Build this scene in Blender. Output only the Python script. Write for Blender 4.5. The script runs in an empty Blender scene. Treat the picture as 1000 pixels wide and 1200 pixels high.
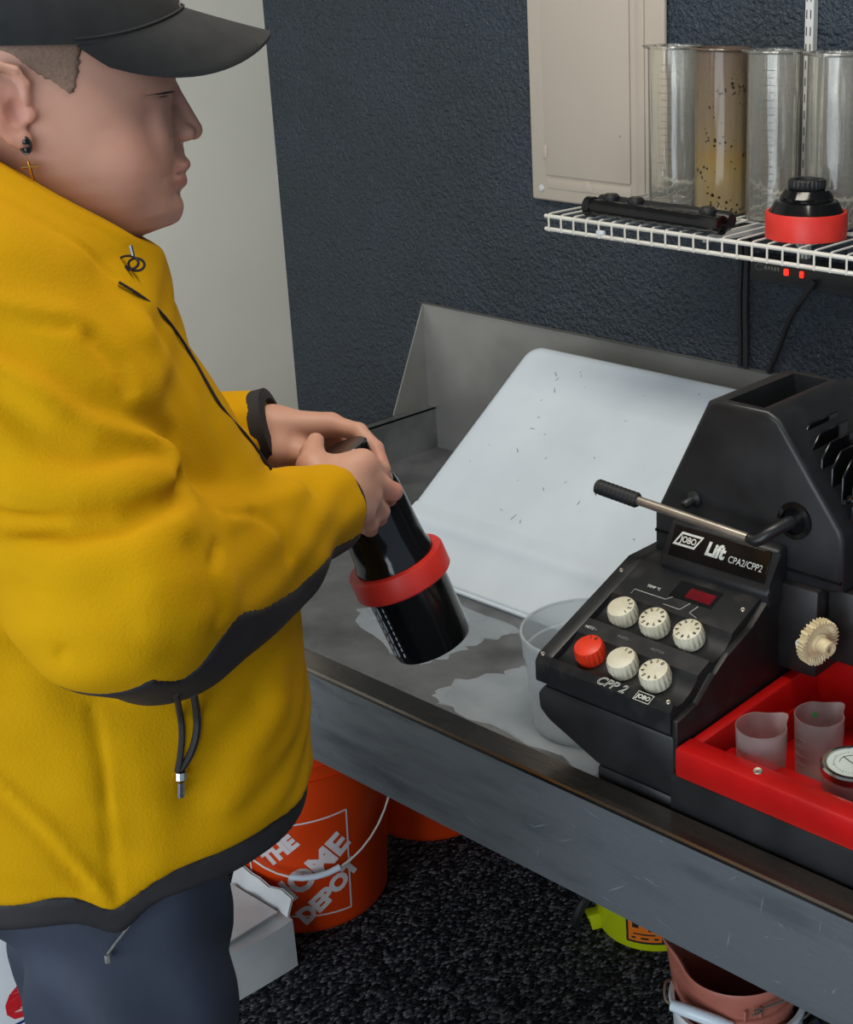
import bpy, bmesh, math, random
import numpy as np
from mathutils import Vector, Matrix, Euler
PI = math.pi
random.seed(7)
rng = np.random.default_rng(7)
SC = bpy.context.scene
COL = SC.collection

# ------------------------------------------------------------------ camera
F_PX, CX, CY = 1629.0, 800.0, 478.0          # focal length and optical centre in a 1000x1200 frame
PITCH, YAW = math.radians(17.6), math.radians(37.3)
CAM = np.array([0.0, 0.0, 1.62])
cd = bpy.data.cameras.new('camera'); cam = bpy.data.objects.new('camera', cd); COL.objects.link(cam)
cam.location = CAM.tolist()
cam.rotation_euler = (PI / 2 - PITCH, 0, YAW)
cd.sensor_fit = 'AUTO'; cd.sensor_width = 36.0
cd.lens = F_PX / 1200.0 * 36.0
cd.shift_x = (500 - CX) / 1200.0
cd.shift_y = -(600 - CY) / 1200.0
cd.clip_start = 0.05
SC.camera = cam
fw = np.array([-math.sin(YAW) * math.cos(PITCH), math.cos(YAW) * math.cos(PITCH), -math.sin(PITCH)])
rt = np.array([math.cos(YAW), math.sin(YAW), 0.0]); up = np.cross(rt, fw)
def ray(x, y): return fw + rt * (x - CX) / F_PX - up * (y - CY) / F_PX
def at(x, y, d): return CAM + ray(x, y) * d
def onZ(x, y, z): r = ray(x, y); return CAM + r * (z - CAM[2]) / r[2]
def onY(x, y, v): r = ray(x, y); return CAM + r * (v - CAM[1]) / r[1]
def onX(x, y, v): r = ray(x, y); return CAM + r * (v - CAM[0]) / r[0]

# ------------------------------------------------------------------ world, lights, exposure
wd = bpy.data.worlds.new('world'); SC.world = wd; wd.use_nodes = True
wd.node_tree.nodes['Background'].inputs[0].default_value = (0.62, 0.74, 0.90, 1)
wd.node_tree.nodes['Background'].inputs[1].default_value = 0.65
def area(name, loc, target, sx, sy, power, col):
    l = bpy.data.lights.new(name, 'AREA'); l.shape = 'RECTANGLE'; l.size = sx; l.size_y = sy
    l.energy = power; l.color = col
    o = bpy.data.objects.new(name, l); COL.objects.link(o); o.location = loc
    o.rotation_euler = (Vector(target) - Vector(loc)).to_track_quat('-Z', 'Y').to_euler()
    return o
area('garage_door_daylight', (-0.1, -2.7, 1.45), (-0.8, 1.2, 0.9), 4.0, 2.2, 118, (0.84, 0.93, 1.0))
area('ceiling_lamp', (-0.9, 0.95, 2.42), (-0.9, 1.1, 0), 1.2, 0.3, 17, (1.0, 0.93, 0.82))
SC.view_settings.view_transform = 'Standard'
SC.view_settings.look = 'None'
SC.view_settings.gamma = 1.0
SC.view_settings.use_curve_mapping = False
SC.view_settings.exposure = 0.0

# ------------------------------------------------------------------ materials
def lin(c):
    return tuple(((v / 255) / 12.92 if v / 255 <= 0.04045 else ((v / 255 + 0.055) / 1.055) ** 2.4) for v in c) + (1,)
def mat(name, rgb, rough=0.5, metal=0.0, rgb2=None, scale=20, detail=4, bump=0.0, bscale=200, bdist=0.002,
        trans=0.0, alpha=1.0, ior=1.45, stretch=None, r2=None, spec=0.5, emit=None, estr=0, lo=0.35, hi=0.7, coat=0, sheen=0, sss=0):
    m = bpy.data.materials.new(name); m.use_nodes = True
    nt = m.node_tree; b = nt.nodes['Principled BSDF']; N = nt.nodes.new; L = nt.links.new
    b.inputs['Base Color'].default_value = lin(rgb); b.inputs['Roughness'].default_value = rough
    b.inputs['Metallic'].default_value = metal; b.inputs['IOR'].default_value = ior
    b.inputs['Specular IOR Level'].default_value = spec
    b.inputs['Transmission Weight'].default_value = trans; b.inputs['Alpha'].default_value = alpha
    b.inputs['Coat Weight'].default_value = coat; b.inputs['Sheen Weight'].default_value = sheen
    if sss:
        b.inputs['Subsurface Weight'].default_value = sss; b.inputs['Subsurface Scale'].default_value = 0.008
    if emit:
        b.inputs['Emission Color'].default_value = lin(emit); b.inputs['Emission Strength'].default_value = estr
    tc = N('ShaderNodeTexCoord'); src = tc.outputs['Object']
    if stretch:
        mp = N('ShaderNodeMapping'); mp.inputs['Scale'].default_value = stretch; L(src, mp.inputs['Vector']); src = mp.outputs['Vector']
    if rgb2 or r2 is not None:
        nz = N('ShaderNodeTexNoise'); nz.inputs['Scale'].default_value = scale; nz.inputs['Detail'].default_value = detail
        L(src, nz.inputs['Vector'])
        rp = N('ShaderNodeMapRange'); rp.inputs['From Min'].default_value = lo; rp.inputs['From Max'].default_value = hi
        L(nz.outputs['Fac'], rp.inputs['Value'])
        if rgb2:
            mx = N('ShaderNodeMix'); mx.data_type = 'RGBA'
            mx.inputs['A'].default_value = lin(rgb); mx.inputs['B'].default_value = lin(rgb2)
            L(rp.outputs['Result'], mx.inputs['Factor']); L(mx.outputs['Result'], b.inputs['Base Color'])
        if r2 is not None:
            mr = N('ShaderNodeMapRange'); mr.inputs['To Min'].default_value = rough; mr.inputs['To Max'].default_value = r2
            L(rp.outputs['Result'], mr.inputs['Value']); L(mr.outputs['Result'], b.inputs['Roughness'])
    if bump:
        n2 = N('ShaderNodeTexNoise'); n2.inputs['Scale'].default_value = bscale; n2.inputs['Detail'].default_value = 3
        L(src, n2.inputs['Vector'])
        bp = N('ShaderNodeBump'); bp.inputs['Strength'].default_value = bump; bp.inputs['Distance'].default_value = bdist
        L(n2.outputs['Fac'], bp.inputs['Height']); L(bp.outputs['Normal'], b.inputs['Normal'])
    return m
M = {}
M['wall'] = mat('dark_blue_textured_paint', (50, 58, 66), 0.30, bump=1.0, bscale=135, bdist=0.014, rgb2=(54, 63, 74), scale=6)
M['white_wall'] = mat('off_white_paint', (226, 223, 210), 0.7, rgb2=(219, 216, 203), scale=4, bump=0.05, bscale=150)
M['ceiling'] = mat('ceiling_paint', (190, 190, 185), 0.8, rgb2=(180, 180, 175))
M['steel'] = mat('brushed_stainless', (176, 181, 186), 0.36, 0.86, rgb2=(116, 121, 126), scale=7, r2=0.54, bump=0.12, bscale=40, bdist=0.001, stretch=(1, 6, 6), detail=8)
M['steel_rim'] = mat('polished_stainless', (158, 150, 142), 0.2, 1.0, rgb2=(120, 114, 108), scale=12, r2=0.34, stretch=(1, 6, 6))
M['scratch'] = mat('pale_scratch', (124, 132, 140), .6, rgb2=(104, 112, 120), scale=60)
M['steel_splash'] = mat('stainless_splash', (182, 180, 176), 0.42, 0.8, rgb2=(150, 148, 144), scale=5, r2=0.5, bump=0.06, bscale=30, bdist=0.001)
M['steel_floor'] = mat('scuffed_stainless', (158, 160, 162), 0.42, 0.7, rgb2=(104, 106, 108), scale=9, r2=0.6, bump=0.15, bscale=20, bdist=0.001, detail=8)
M['chrome'] = mat('chrome', (205, 205, 205), 0.18, 1.0, rgb2=(180, 180, 180))
M['dull_metal'] = mat('dull_metal', (182, 174, 162), 0.38, 0.85, rgb2=(160, 150, 138), scale=30)
M['white_plastic'] = mat('white_tray_plastic', (222, 231, 239), 0.24, rgb2=(206, 216, 224), scale=5, detail=6, bump=0.03, bscale=18, bdist=0.002)
M['scuff'] = mat('dark_scuff', (120, 128, 132), 0.6, rgb2=(90, 96, 100), scale=300)
M['black'] = mat('black_plastic', (25, 26, 28), 0.36, rgb2=(34, 35, 37), scale=14, r2=0.5, bump=0.08, bscale=700, bdist=0.0006)
M['black_gloss'] = mat('glossy_black_plastic', (14, 14, 15), 0.09, rgb2=(20, 20, 21), scale=10, r2=0.18)
M['panel_black'] = mat('control_panel_black', (27, 28, 30), 0.38, rgb2=(46, 45, 43), scale=30, detail=8, lo=0.5, hi=0.8, r2=0.6)
M['side_black'] = mat('dusty_black_plastic', (22, 20, 21), 0.45, rgb2=(38, 34, 34), scale=40, lo=0.5, hi=0.8)
M['rubber'] = mat('black_rubber', (24, 25, 27), 0.6, rgb2=(32, 33, 35))
M['red'] = mat('red_tub_plastic', (186, 16, 14), 0.34, rgb2=(160, 12, 12), scale=12, bump=0.04, bscale=60)
M['ring_red'] = mat('red_locking_ring', (214, 52, 42), 0.42, rgb2=(200, 44, 36), scale=20)
M['cream'] = mat('cream_plastic', (212, 206, 184), 0.45, rgb2=(196, 188, 162), scale=60)
M['knob_red'] = mat('orange_red_plastic', (226, 58, 26), 0.38, rgb2=(210, 48, 20), scale=60)
M['ink'] = mat('black_ink', (30, 30, 30), 0.6, rgb2=(36, 36, 36))
M['print'] = mat('pale_print', (215, 215, 205), 0.6, rgb2=(190, 190, 180), scale=200)
M['faint_print'] = mat('worn_print', (120, 120, 115), 0.6, rgb2=(90, 90, 86), scale=300)
M['gear'] = mat('ivory_nylon', (214, 198, 160), 0.5, rgb2=(196, 178, 138), scale=80)
M['display'] = mat('red_display', (110, 14, 26), 0.2, rgb2=(84, 10, 20), scale=40)
M['white_wire'] = mat('white_coated_wire', (224, 222, 214), 0.4, rgb2=(208, 204, 194), scale=30)
M['white_metal'] = mat('white_painted_steel', (206, 206, 202), 0.4, rgb2=(194, 194, 190))
M['slot'] = mat('dark_slot', (40, 40, 42), 0.8, rgb2=(48, 48, 50))
M['beige'] = mat('beige_enamel', (186, 174, 160), 0.45, rgb2=(180, 168, 154), scale=3, bump=0.04, bscale=260, bdist=0.001)
M['cloudy'] = mat('cloudy_plastic', (232, 238, 242), 0.34, trans=0.45, ior=1.2, alpha=0.55, rgb2=(206, 214, 218), scale=8)
M['frost'] = mat('frosted_plastic', (214, 206, 204), 0.4, trans=0.7, ior=1.2, alpha=0.62, rgb2=(176, 166, 160), scale=30)
M['orange'] = mat('orange_bucket_plastic', (222, 66, 10), 0.4, rgb2=(206, 58, 8), scale=8)
M['white_print'] = mat('white_print', (226, 214, 212), 0.55, rgb2=(214, 200, 198), scale=30)
M['yellow_green'] = mat('yellow_green_plastic', (196, 206, 22), 0.4, rgb2=(182, 194, 18), scale=10)
M['pink'] = mat('dusty_pink_plastic', (178, 108, 92), 0.45, rgb2=(160, 94, 80), scale=10)
M['white_pail'] = mat('white_pail_plastic', (218, 220, 222), 0.42, rgb2=(204, 206, 208), scale=8)
M['card'] = mat('white_cardboard', (214, 214, 212), 0.75, rgb2=(190, 192, 192), scale=9, detail=6, bump=0.1, bscale=14, bdist=0.003)
M['label_orange'] = mat('orange_label', (232, 120, 30), 0.5, rgb2=(222, 110, 26), scale=20)
M['blue'] = mat('deep_blue_plastic', (34, 40, 110), 0.4, rgb2=(28, 32, 92))
M['logo_red'] = mat('red_print', (196, 24, 36), 0.5, rgb2=(182, 20, 30), scale=20)
M['logo_blue'] = mat('blue_print', (24, 40, 110), 0.5, rgb2=(20, 34, 96), scale=20)
M['led'] = mat('red_lamp', (255, 40, 30), 0.3, emit=(255, 50, 30), estr=1.3)
M['green'] = mat('green_sticker', (30, 150, 70), 0.5, rgb2=(24, 136, 62))
M['dial'] = mat('dial_face', (206, 216, 210), 0.4, rgb2=(194, 204, 198), scale=20)
# clear acrylic cylinders, the second one stained
def acrylic(name, tint, stain=False):
    m = bpy.data.materials.new(name); m.use_nodes = True; nt = m.node_tree; N = nt.nodes.new; L = nt.links.new
    b = nt.nodes['Principled BSDF']
    b.inputs['Base Color'].default_value = lin(tint); b.inputs['Roughness'].default_value = 0.07
    b.inputs['IOR'].default_value = 1.47
    b.inputs['Transmission Weight'].default_value = 0.93
    tc = N('ShaderNodeTexCoord')
    mp = N('ShaderNodeMapping'); mp.inputs['Scale'].default_value = (1, 1, 0.05); L(tc.outputs['Object'], mp.inputs['Vector'])
    nz = N('ShaderNodeTexNoise'); nz.inputs['Scale'].default_value = 38; nz.inputs['Detail'].default_value = 2
    L(mp.outputs['Vector'], nz.inputs['Vector'])
    bp = N('ShaderNodeBump'); bp.inputs['Strength'].default_value = 0.9; bp.inputs['Distance'].default_value = 0.006
    L(nz.outputs['Fac'], bp.inputs['Height']); L(bp.outputs['Normal'], b.inputs['Normal'])
    if stain:
        b.inputs['Transmission Weight'].default_value = 0.35; b.inputs['Alpha'].default_value = 0.85
        b.inputs['Roughness'].default_value = 0.14
        sx = N('ShaderNodeSeparateXYZ'); L(tc.outputs['Object'], sx.inputs[0])
        cr = N('ShaderNodeValToRGB'); mr = N('ShaderNodeMapRange'); mr.inputs['From Max'].default_value = 0.26
        L(sx.outputs['Z'], mr.inputs['Value'])
        n2 = N('ShaderNodeTexNoise'); n2.inputs['Scale'].default_value = 22; L(tc.outputs['Object'], n2.inputs['Vector'])
        ad = N('ShaderNodeMath'); ad.operation = 'MULTIPLY_ADD'; ad.inputs[1].default_value = 0.25; ad.inputs[2].default_value = -0.12
        L(n2.outputs['Fac'], ad.inputs[0]); a2 = N('ShaderNodeMath'); L(mr.outputs['Result'], a2.inputs[0]); L(ad.outputs[0], a2.inputs[1])
        e = cr.color_ramp.elements; e[0].position = 0.0; e[0].color = lin((180, 162, 126)); e[1].position = 1.0; e[1].color = lin((124, 106, 92))
        x = e.new(0.32); x.color = lin((164, 138, 84)); x = e.new(0.45); x.color = lin((150, 130, 100))
        L(a2.outputs[0], cr.inputs['Fac'])
        vo = N('ShaderNodeTexVoronoi'); vo.inputs['Scale'].default_value = 150; L(tc.outputs['Object'], vo.inputs['Vector'])
        n3 = N('ShaderNodeTexNoise'); n3.inputs['Scale'].default_value = 30; L(tc.outputs['Object'], n3.inputs['Vector'])
        th = N('ShaderNodeMapRange'); th.inputs['From Min'].default_value = 0.46; th.inputs['From Max'].default_value = 0.75
        th.inputs['To Min'].default_value = 0.0; th.inputs['To Max'].default_value = 0.55; L(n3.outputs['Fac'], th.inputs['Value'])
        lt = N('ShaderNodeMath'); lt.operation = 'LESS_THAN'; L(vo.outputs['Distance'], lt.inputs[0]); L(th.outputs['Result'], lt.inputs[1])
        mx = N('ShaderNodeMix'); mx.data_type = 'RGBA'; mx.inputs['B'].default_value = lin((52, 40, 26))
        L(lt.outputs[0], mx.inputs['Factor']); L(cr.outputs['Color'], mx.inputs['A']); L(mx.outputs['Result'], b.inputs['Base Color'])
    return m
M['acrylic'] = acrylic('clear_acrylic', (252, 250, 242))
M['acrylic_stained'] = acrylic('stained_acrylic', (176, 152, 116), True)
M['water'] = mat('wet_film_sky_sheen', (196, 206, 214), 0.12, alpha=0.42, rgb2=(176, 188, 198), scale=14, ior=1.33)  # whitish colour paints in the sky reflected by the water
# carpet: loop pile in rows
m = bpy.data.materials.new('loop_carpet'); m.use_nodes = True; M['carpet'] = m
nt = m.node_tree; N = nt.nodes.new; L = nt.links.new; b = nt.nodes['Principled BSDF']; b.inputs['Roughness'].default_value = 0.95
b.inputs['Specular IOR Level'].default_value = 0.1
tc = N('ShaderNodeTexCoord'); vo = N('ShaderNodeTexVoronoi'); vo.inputs['Scale'].default_value = 190
mp = N('ShaderNodeMapping'); mp.inputs['Scale'].default_value = (1.0, 0.6, 1); mp.inputs['Rotation'].default_value = (0, 0, 0.35)
L(tc.outputs['Object'], mp.inputs['Vector']); L(mp.outputs['Vector'], vo.inputs['Vector'])
cr = N('ShaderNodeValToRGB'); e = cr.color_ramp.elements
e[0].position = 0.2; e[0].color = lin((22, 23, 26)); e[1].position = 0.98; e[1].color = lin((108, 109, 113))
x = e.new(0.6); x.color = lin((52, 53, 58))
sp = N('ShaderNodeSeparateColor'); L(vo.outputs['Color'], sp.inputs[0]); L(sp.outputs[0], cr.inputs['Fac'])
L(cr.outputs['Color'], b.inputs['Base Color'])
bp = N('ShaderNodeBump'); bp.inputs['Strength'].default_value = 1.0; bp.inputs['Distance'].default_value = 0.006; bp.invert = True
L(vo.outputs['Distance'], bp.inputs['Height']); L(bp.outputs['Normal'], b.inputs['Normal'])

# ------------------------------------------------------------------ object helpers
def link(name, me, m, parent=None):
    o = bpy.data.objects.new(name, me); COL.objects.link(o)
    if m is not None and not me.materials: me.materials.append(m)
    if parent is not None: o.parent = parent; o.matrix_parent_inverse = Matrix.Translation(-Vector(world_loc(parent)))
    return o
LOCS = {}
def world_loc(o):
    v = Vector(o.location); p = o.parent
    return v if p is None else v      # children of a thing keep world-space meshes with zero location
def thing(name, label, cat, loc=(0, 0, 0), group=None):
    o = bpy.data.objects.new(name, None); COL.objects.link(o); o.location = loc; o.empty_display_size = 0.05
    return tag(o, label, cat, group)
def tag(o, label, cat, group=None):
    o['label'] = label; o['category'] = cat
    if group: o['group'] = group
    return o
def struct(o): o['kind'] = 'structure'; return o
class MB:
    def __init__(s): s.bm = bmesh.new()
    def _bev(s, verts, bev, seg):
        if bev:
            ed = list({e for v in verts for e in v.link_edges})
            bmesh.ops.bevel(s.bm, geom=ed, offset=bev, segments=seg, affect='EDGES', profile=0.5, clamp_overlap=True)
    def box(s, lo, hi, bev=0.0, seg=2, rot=None, piv=None):
        lo = Vector(lo); hi = Vector(hi); c = (lo + hi) / 2; d = hi - lo
        mt = Matrix.Translation(c) @ Matrix.Diagonal((d.x, d.y, d.z, 1))
        if rot is not None:
            pv = Vector(piv) if piv is not None else c
            mt = Matrix.Translation(pv) @ rot.to_matrix().to_4x4() @ Matrix.Translation(-pv) @ mt
        r = bmesh.ops.create_cube(s.bm, size=1.0, matrix=mt)
        s._bev(r['verts'], bev, seg); return s
    def prism(s, pts, axis, a, b, bev=0.0, seg=2):
        """pts: polygon in the plane across axis ('x': (y,z), 'y': (x,z), 'z': (x,y))"""
        def P(u, v, w): return {'x': (w, u, v), 'y': (u, w, v), 'z': (u, v, w)}[axis]
        va = [s.bm.verts.new(P(u, v, a)) for u, v in pts]; vb = [s.bm.verts.new(P(u, v, b)) for u, v in pts]
        n = len(pts); s.bm.faces.new(va); s.bm.faces.new(vb)
        for i in range(n): s.bm.faces.new((va[i], va[(i + 1) % n], vb[(i + 1) % n], vb[i]))
        s._bev(va + vb, bev, seg); return s
    def lathe(s, prof, mt=None, n=32, close=False, wob=None):
        """prof: list of (r,z); closed cap where r==0"""
        mt = mt or Matrix(); rings = []
        for r, z in prof:
            if r < 1e-6: rings.append([s.bm.verts.new(mt @ Vector((0, 0, z)))])
            else:
                rings.append([s.bm.verts.new(mt @ Vector(((r if wob is None else wob(r, z, 2 * PI * k / n)) * math.cos(2 * PI * k / n),
                                                          (r if wob is None else wob(r, z, 2 * PI * k / n)) * math.sin(2 * PI * k / n), z))) for k in range(n)])
        pr = list(zip(rings[:-1], rings[1:]))
        if close: pr.append((rings[-1], rings[0]))
        for a, b in pr:
            for k in range(n):
                k2 = (k + 1) % n
                if len(a) == 1 and len(b) == 1: continue
                if len(a) == 1: s.bm.faces.new((a[0], b[k], b[k2]))
                elif len(b) == 1: s.bm.faces.new((a[k], a[k2], b[0]))
                else: s.bm.faces.new((a[k], a[k2], b[k2], b[k]))
        return s
    def tube(s, pts, r, n=8, cap=True, smooth=0):
        pts = [Vector(p) for p in pts]
        for _ in range(smooth):
            q = [pts[0]]
            for a, b in zip(pts[:-1], pts[1:]): q += [a.lerp(b, .25), a.lerp(b, .75)]
            pts = q + [pts[-1]]
        rs = r if isinstance(r, (list, tuple)) else [r] * len(pts)
        if len(rs) != len(pts): rs = [rs[int(i * (len(rs) - 1) / (len(pts) - 1) + .5)] for i in range(len(pts))]
        rings = []; ref = None
        for i, p in enumerate(pts):
            t = (pts[min(i + 1, len(pts) - 1)] - pts[max(i - 1, 0)]).normalized()
            if ref is None: ref = t.orthogonal().normalized()
            ref = (ref - t * ref.dot(t)).normalized(); bi = t.cross(ref)
            rings.append([s.bm.verts.new(p + (ref * math.cos(2 * PI * k / n) + bi * math.sin(2 * PI * k / n)) * rs[i]) for k in range(n)])
        for a, b in zip(rings[:-1], rings[1:]):
            for k in range(n): s.bm.faces.new((a[k], a[(k + 1) % n], b[(k + 1) % n], b[k]))
        if cap: s.bm.faces.new(rings[0][::-1]); s.bm.faces.new(rings[-1])
        return s
    def quad(s, *pts): s.bm.faces.new([s.bm.verts.new(p) for p in pts]); return s
    def grid(s, fn, nu, nv, thick=None):
        V = [[s.bm.verts.new(fn(i / nu, j / nv)) for j in range(nv + 1)] for i in range(nu + 1)]
        for i in range(nu):
            for j in range(nv): s.bm.faces.new((V[i][j], V[i + 1][j], V[i + 1][j + 1], V[i][j + 1]))
        return s
    def build(s, name, m, parent=None, ang=40, smooth=True):
        bmesh.ops.recalc_face_normals(s.bm, faces=s.bm.faces)
        me = bpy.data.meshes.new(name); s.bm.to_mesh(me); s.bm.free()
        if smooth:
            me.polygons.foreach_set('use_smooth', [True] * len(me.polygons)); me.set_sharp_from_angle(angle=math.radians(ang))
        return link(name, me, m, parent)
def axis_m(p, d, roll=0):
    d = Vector(d).normalized(); return Matrix.Translation(Vector(p)) @ d.to_track_quat('Z', 'Y').to_matrix().to_4x4() @ Matrix.Rotation(roll, 4, 'Z')
def text_bm(body, size, shear=0.0, weight=0.0, extrude=0.0003, align='CENTER', outline=False, space=1.0):
    cu = bpy.data.curves.new('t', 'FONT'); cu.body = body; cu.size = size; cu.shear = shear; cu.offset = weight
    cu.align_x = align; cu.align_y = 'CENTER'; cu.space_character = space; cu.resolution_u = 3
    if outline: cu.fill_mode = 'NONE'; cu.bevel_depth = outline; cu.bevel_resolution = 0
    else: cu.extrude = extrude
    ob = bpy.data.objects.new('t', cu); COL.objects.link(ob)
    dg = bpy.context.evaluated_depsgraph_get(); me = bpy.data.meshes.new_from_object(ob.evaluated_get(dg))
    bpy.data.objects.remove(ob); bpy.data.curves.remove(cu)
    bm = bmesh.new(); bm.from_mesh(me); bpy.data.meshes.remove(me); return bm
def text(name, body, size, mt, m, parent, fn=None, **k):
    bm = text_bm(body, size, **k)
    if fn:
        bmesh.ops.triangulate(bm, faces=bm.faces)
        bmesh.ops.subdivide_edges(bm, edges=[e for e in bm.edges if e.calc_length() > size * .12], cuts=2)
        for v in bm.verts: v.co = Vector(fn(v.co))
    if mt is not None: bmesh.ops.transform(bm, matrix=mt, verts=bm.verts)
    s = MB(); s.bm.free(); s.bm = bm; return s.build(name, m, parent, smooth=False)
def frame_m(o, ux, uy):
    ux = Vector(ux).normalized(); uz = ux.cross(Vector(uy)).normalized(); uy = uz.cross(ux)
    mt = Matrix((ux, uy, uz)).transposed().to_4x4(); mt.translation = Vector(o); return mt

# ------------------------------------------------------------------ the room
WY = 1.87            # back wall
ZR = 0.7575          # sink rim height
ZF = 0.67            # sink floor
struct(MB().box((-4, -3.2, -0.06), (2.6, WY, 0)).build('floor', M['carpet'], smooth=False))
struct(MB().box((-2.55, WY, 0), (2.6, WY + .12, 2.5)).build('wall_back', M['wall'], smooth=False))
struct(MB().box((-2.65, -0.6, 0), (-2.525, WY + .12, 2.5)).build('wall_left', M['white_wall'], smooth=False))
struct(MB().box((-4, -1.0, 2.5), (2.6, WY + .12, 2.58)).build('ceiling', M['ceiling'], smooth=False))

# ------------------------------------------------------------------ sink
SX0, SX1, SY0, SY1 = -2.081, 0.12, 0.987, WY - .002
sink = thing('darkroom_sink', 'long stainless steel sink with a high back splash along the dark wall', 'sink', (-1.0, SY0, 0))
MB().prism([(SY0, ZR - .136), (SY0 + .003, ZR - .136), (SY0 + .003, ZR - .006), (SY0, ZR - .005)], 'x', SX0, SX1).build('front_apron', M['steel'], sink)
def rimp():
    s = MB(); s.prism([(SY0 - .0025, ZR - .006), (SY0 - .0025, ZR - .002), (SY0, ZR), (SY0 + .033, ZR), (SY0 + .035, ZR - .002), (SY0 + .035, ZF), (SY0 + .032, ZF), (SY0 + .032, ZR - .004), (SY0 + .0005, ZR - .004), (SY0 + .0005, ZR - .006)], 'x', SX0, SX1)
    return s
s = MB()
for _ in range(90):
    x = -1.4 + .95 * random.random() ** .7; z = ZR - .012 - .118 * random.random(); l = .002 + .016 * random.random() ** 3; a = random.choice((-.25, -.35, -.1, 1.5, .5)) + random.gauss(0, .15); w = .0003 + .0004 * random.random()
    e = Vector((math.cos(a), 0, math.sin(a))) * l; g = Vector((-math.sin(a), 0, math.cos(a))) * w; q = Vector((x, SY0 - .0003, z)); s.quad(q - e, q - g, q + e, q + g)
s.build('scratches', M['scratch'], sink, smooth=False)['kind'] = 'stuff'
rimp().build('front_rim', M['steel_rim'], sink, ang=30)
MB().box((SX0 + .02, SY0 + .033, ZF - .004), (SX1, SY1, ZF)).build('basin_floor', M['steel_floor'], sink)
s = MB(); s.box((SX0, SY0, ZR - .004), (SX0 + .024, SY1, ZR)); s.box((SX0 + .02, SY0 + .03, ZF - .004), (SX0 + .024, SY1, ZR)); s.box((SX0, SY0, ZR - .136), (SX0 + .003, SY1, ZR))
s.build('end_wall', M['steel_floor'], sink)
ZS = 0.974
MB().prism([(SY1 - .006, ZF), (SY1 - .006, ZS - .003), (SY1 - .012, ZS), (SY1, ZS), (SY1, ZF)], 'x', SX0, SX1).build('back_splash', M['steel_splash'], sink, ang=30)
MB().prism([(SY1 - .004, ZR - .006), (SY1 - .004, ZS), (SY1 - .10, ZR + .002), (SY1 - .10, ZR - .006)], 'x', SX0, SX0 + .003).build('side_splash', M['steel_splash'], sink)
for x in (SX0 + .03, SX1 - .05):
    for y in (SY0 + .06, SY1 - .06):
        MB().tube([(x, y, 0), (x, y, ZF - .004)], .02, 12).build('leg', M['steel'], sink)
# water standing on the sink floor
def puddle(px, label):
    s = MB(); P = [onZ(x, y, ZF) for x, y in px]
    n = len(P); Q = []
    for i in range(n):                    # closed Catmull-Rom
        p0, p1, p2, p3 = P[i - 1], P[i], P[(i + 1) % n], P[(i + 2) % n]
        for k in range(5):
            t = k / 5; Q.append(.5 * ((2 * p1) + (p2 - p0) * t + (2 * p0 - 5 * p1 + 4 * p2 - p3) * t * t + (3 * p1 - p0 - 3 * p2 + p3) * t ** 3))
    Q = [q + np.array([.006 * math.sin(1.9 * i) + .004 * math.sin(.7 * i), .005 * math.cos(1.3 * i), 0]) for i, q in enumerate(Q)]
    c = np.mean(Q, 0); a = []; b = []
    for q in Q:
        a.append(s.bm.verts.new((q[0], q[1], ZF + .0002))); d = (c - q) * .03
        b.append(s.bm.verts.new((q[0] + d[0], q[1] + d[1], ZF + .0016)))
    m_ = len(Q)
    for i in range(m_): s.bm.faces.new((a[i], a[(i + 1) % m_], b[(i + 1) % m_], b[i]))
    s.bm.faces.new(b); s.bm.faces.new(a[::-1])
    tag(s.build('puddle', M['water'], None), label, 'water')
puddle([(480, 700), (520, 700), (600, 735), (600, 745), (560, 752), (540, 765), (500, 776), (470, 770), (430, 740), (420, 715), (450, 705)], 'thin sheet of water on the sink floor under the tank')
puddle([(506, 815), (530, 800), (580, 790), (612, 782), (660, 790), (690, 830), (698, 905), (640, 880), (560, 845), (520, 826)], 'thin sheet of water at the front of the sink by the clear tub')

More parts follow.
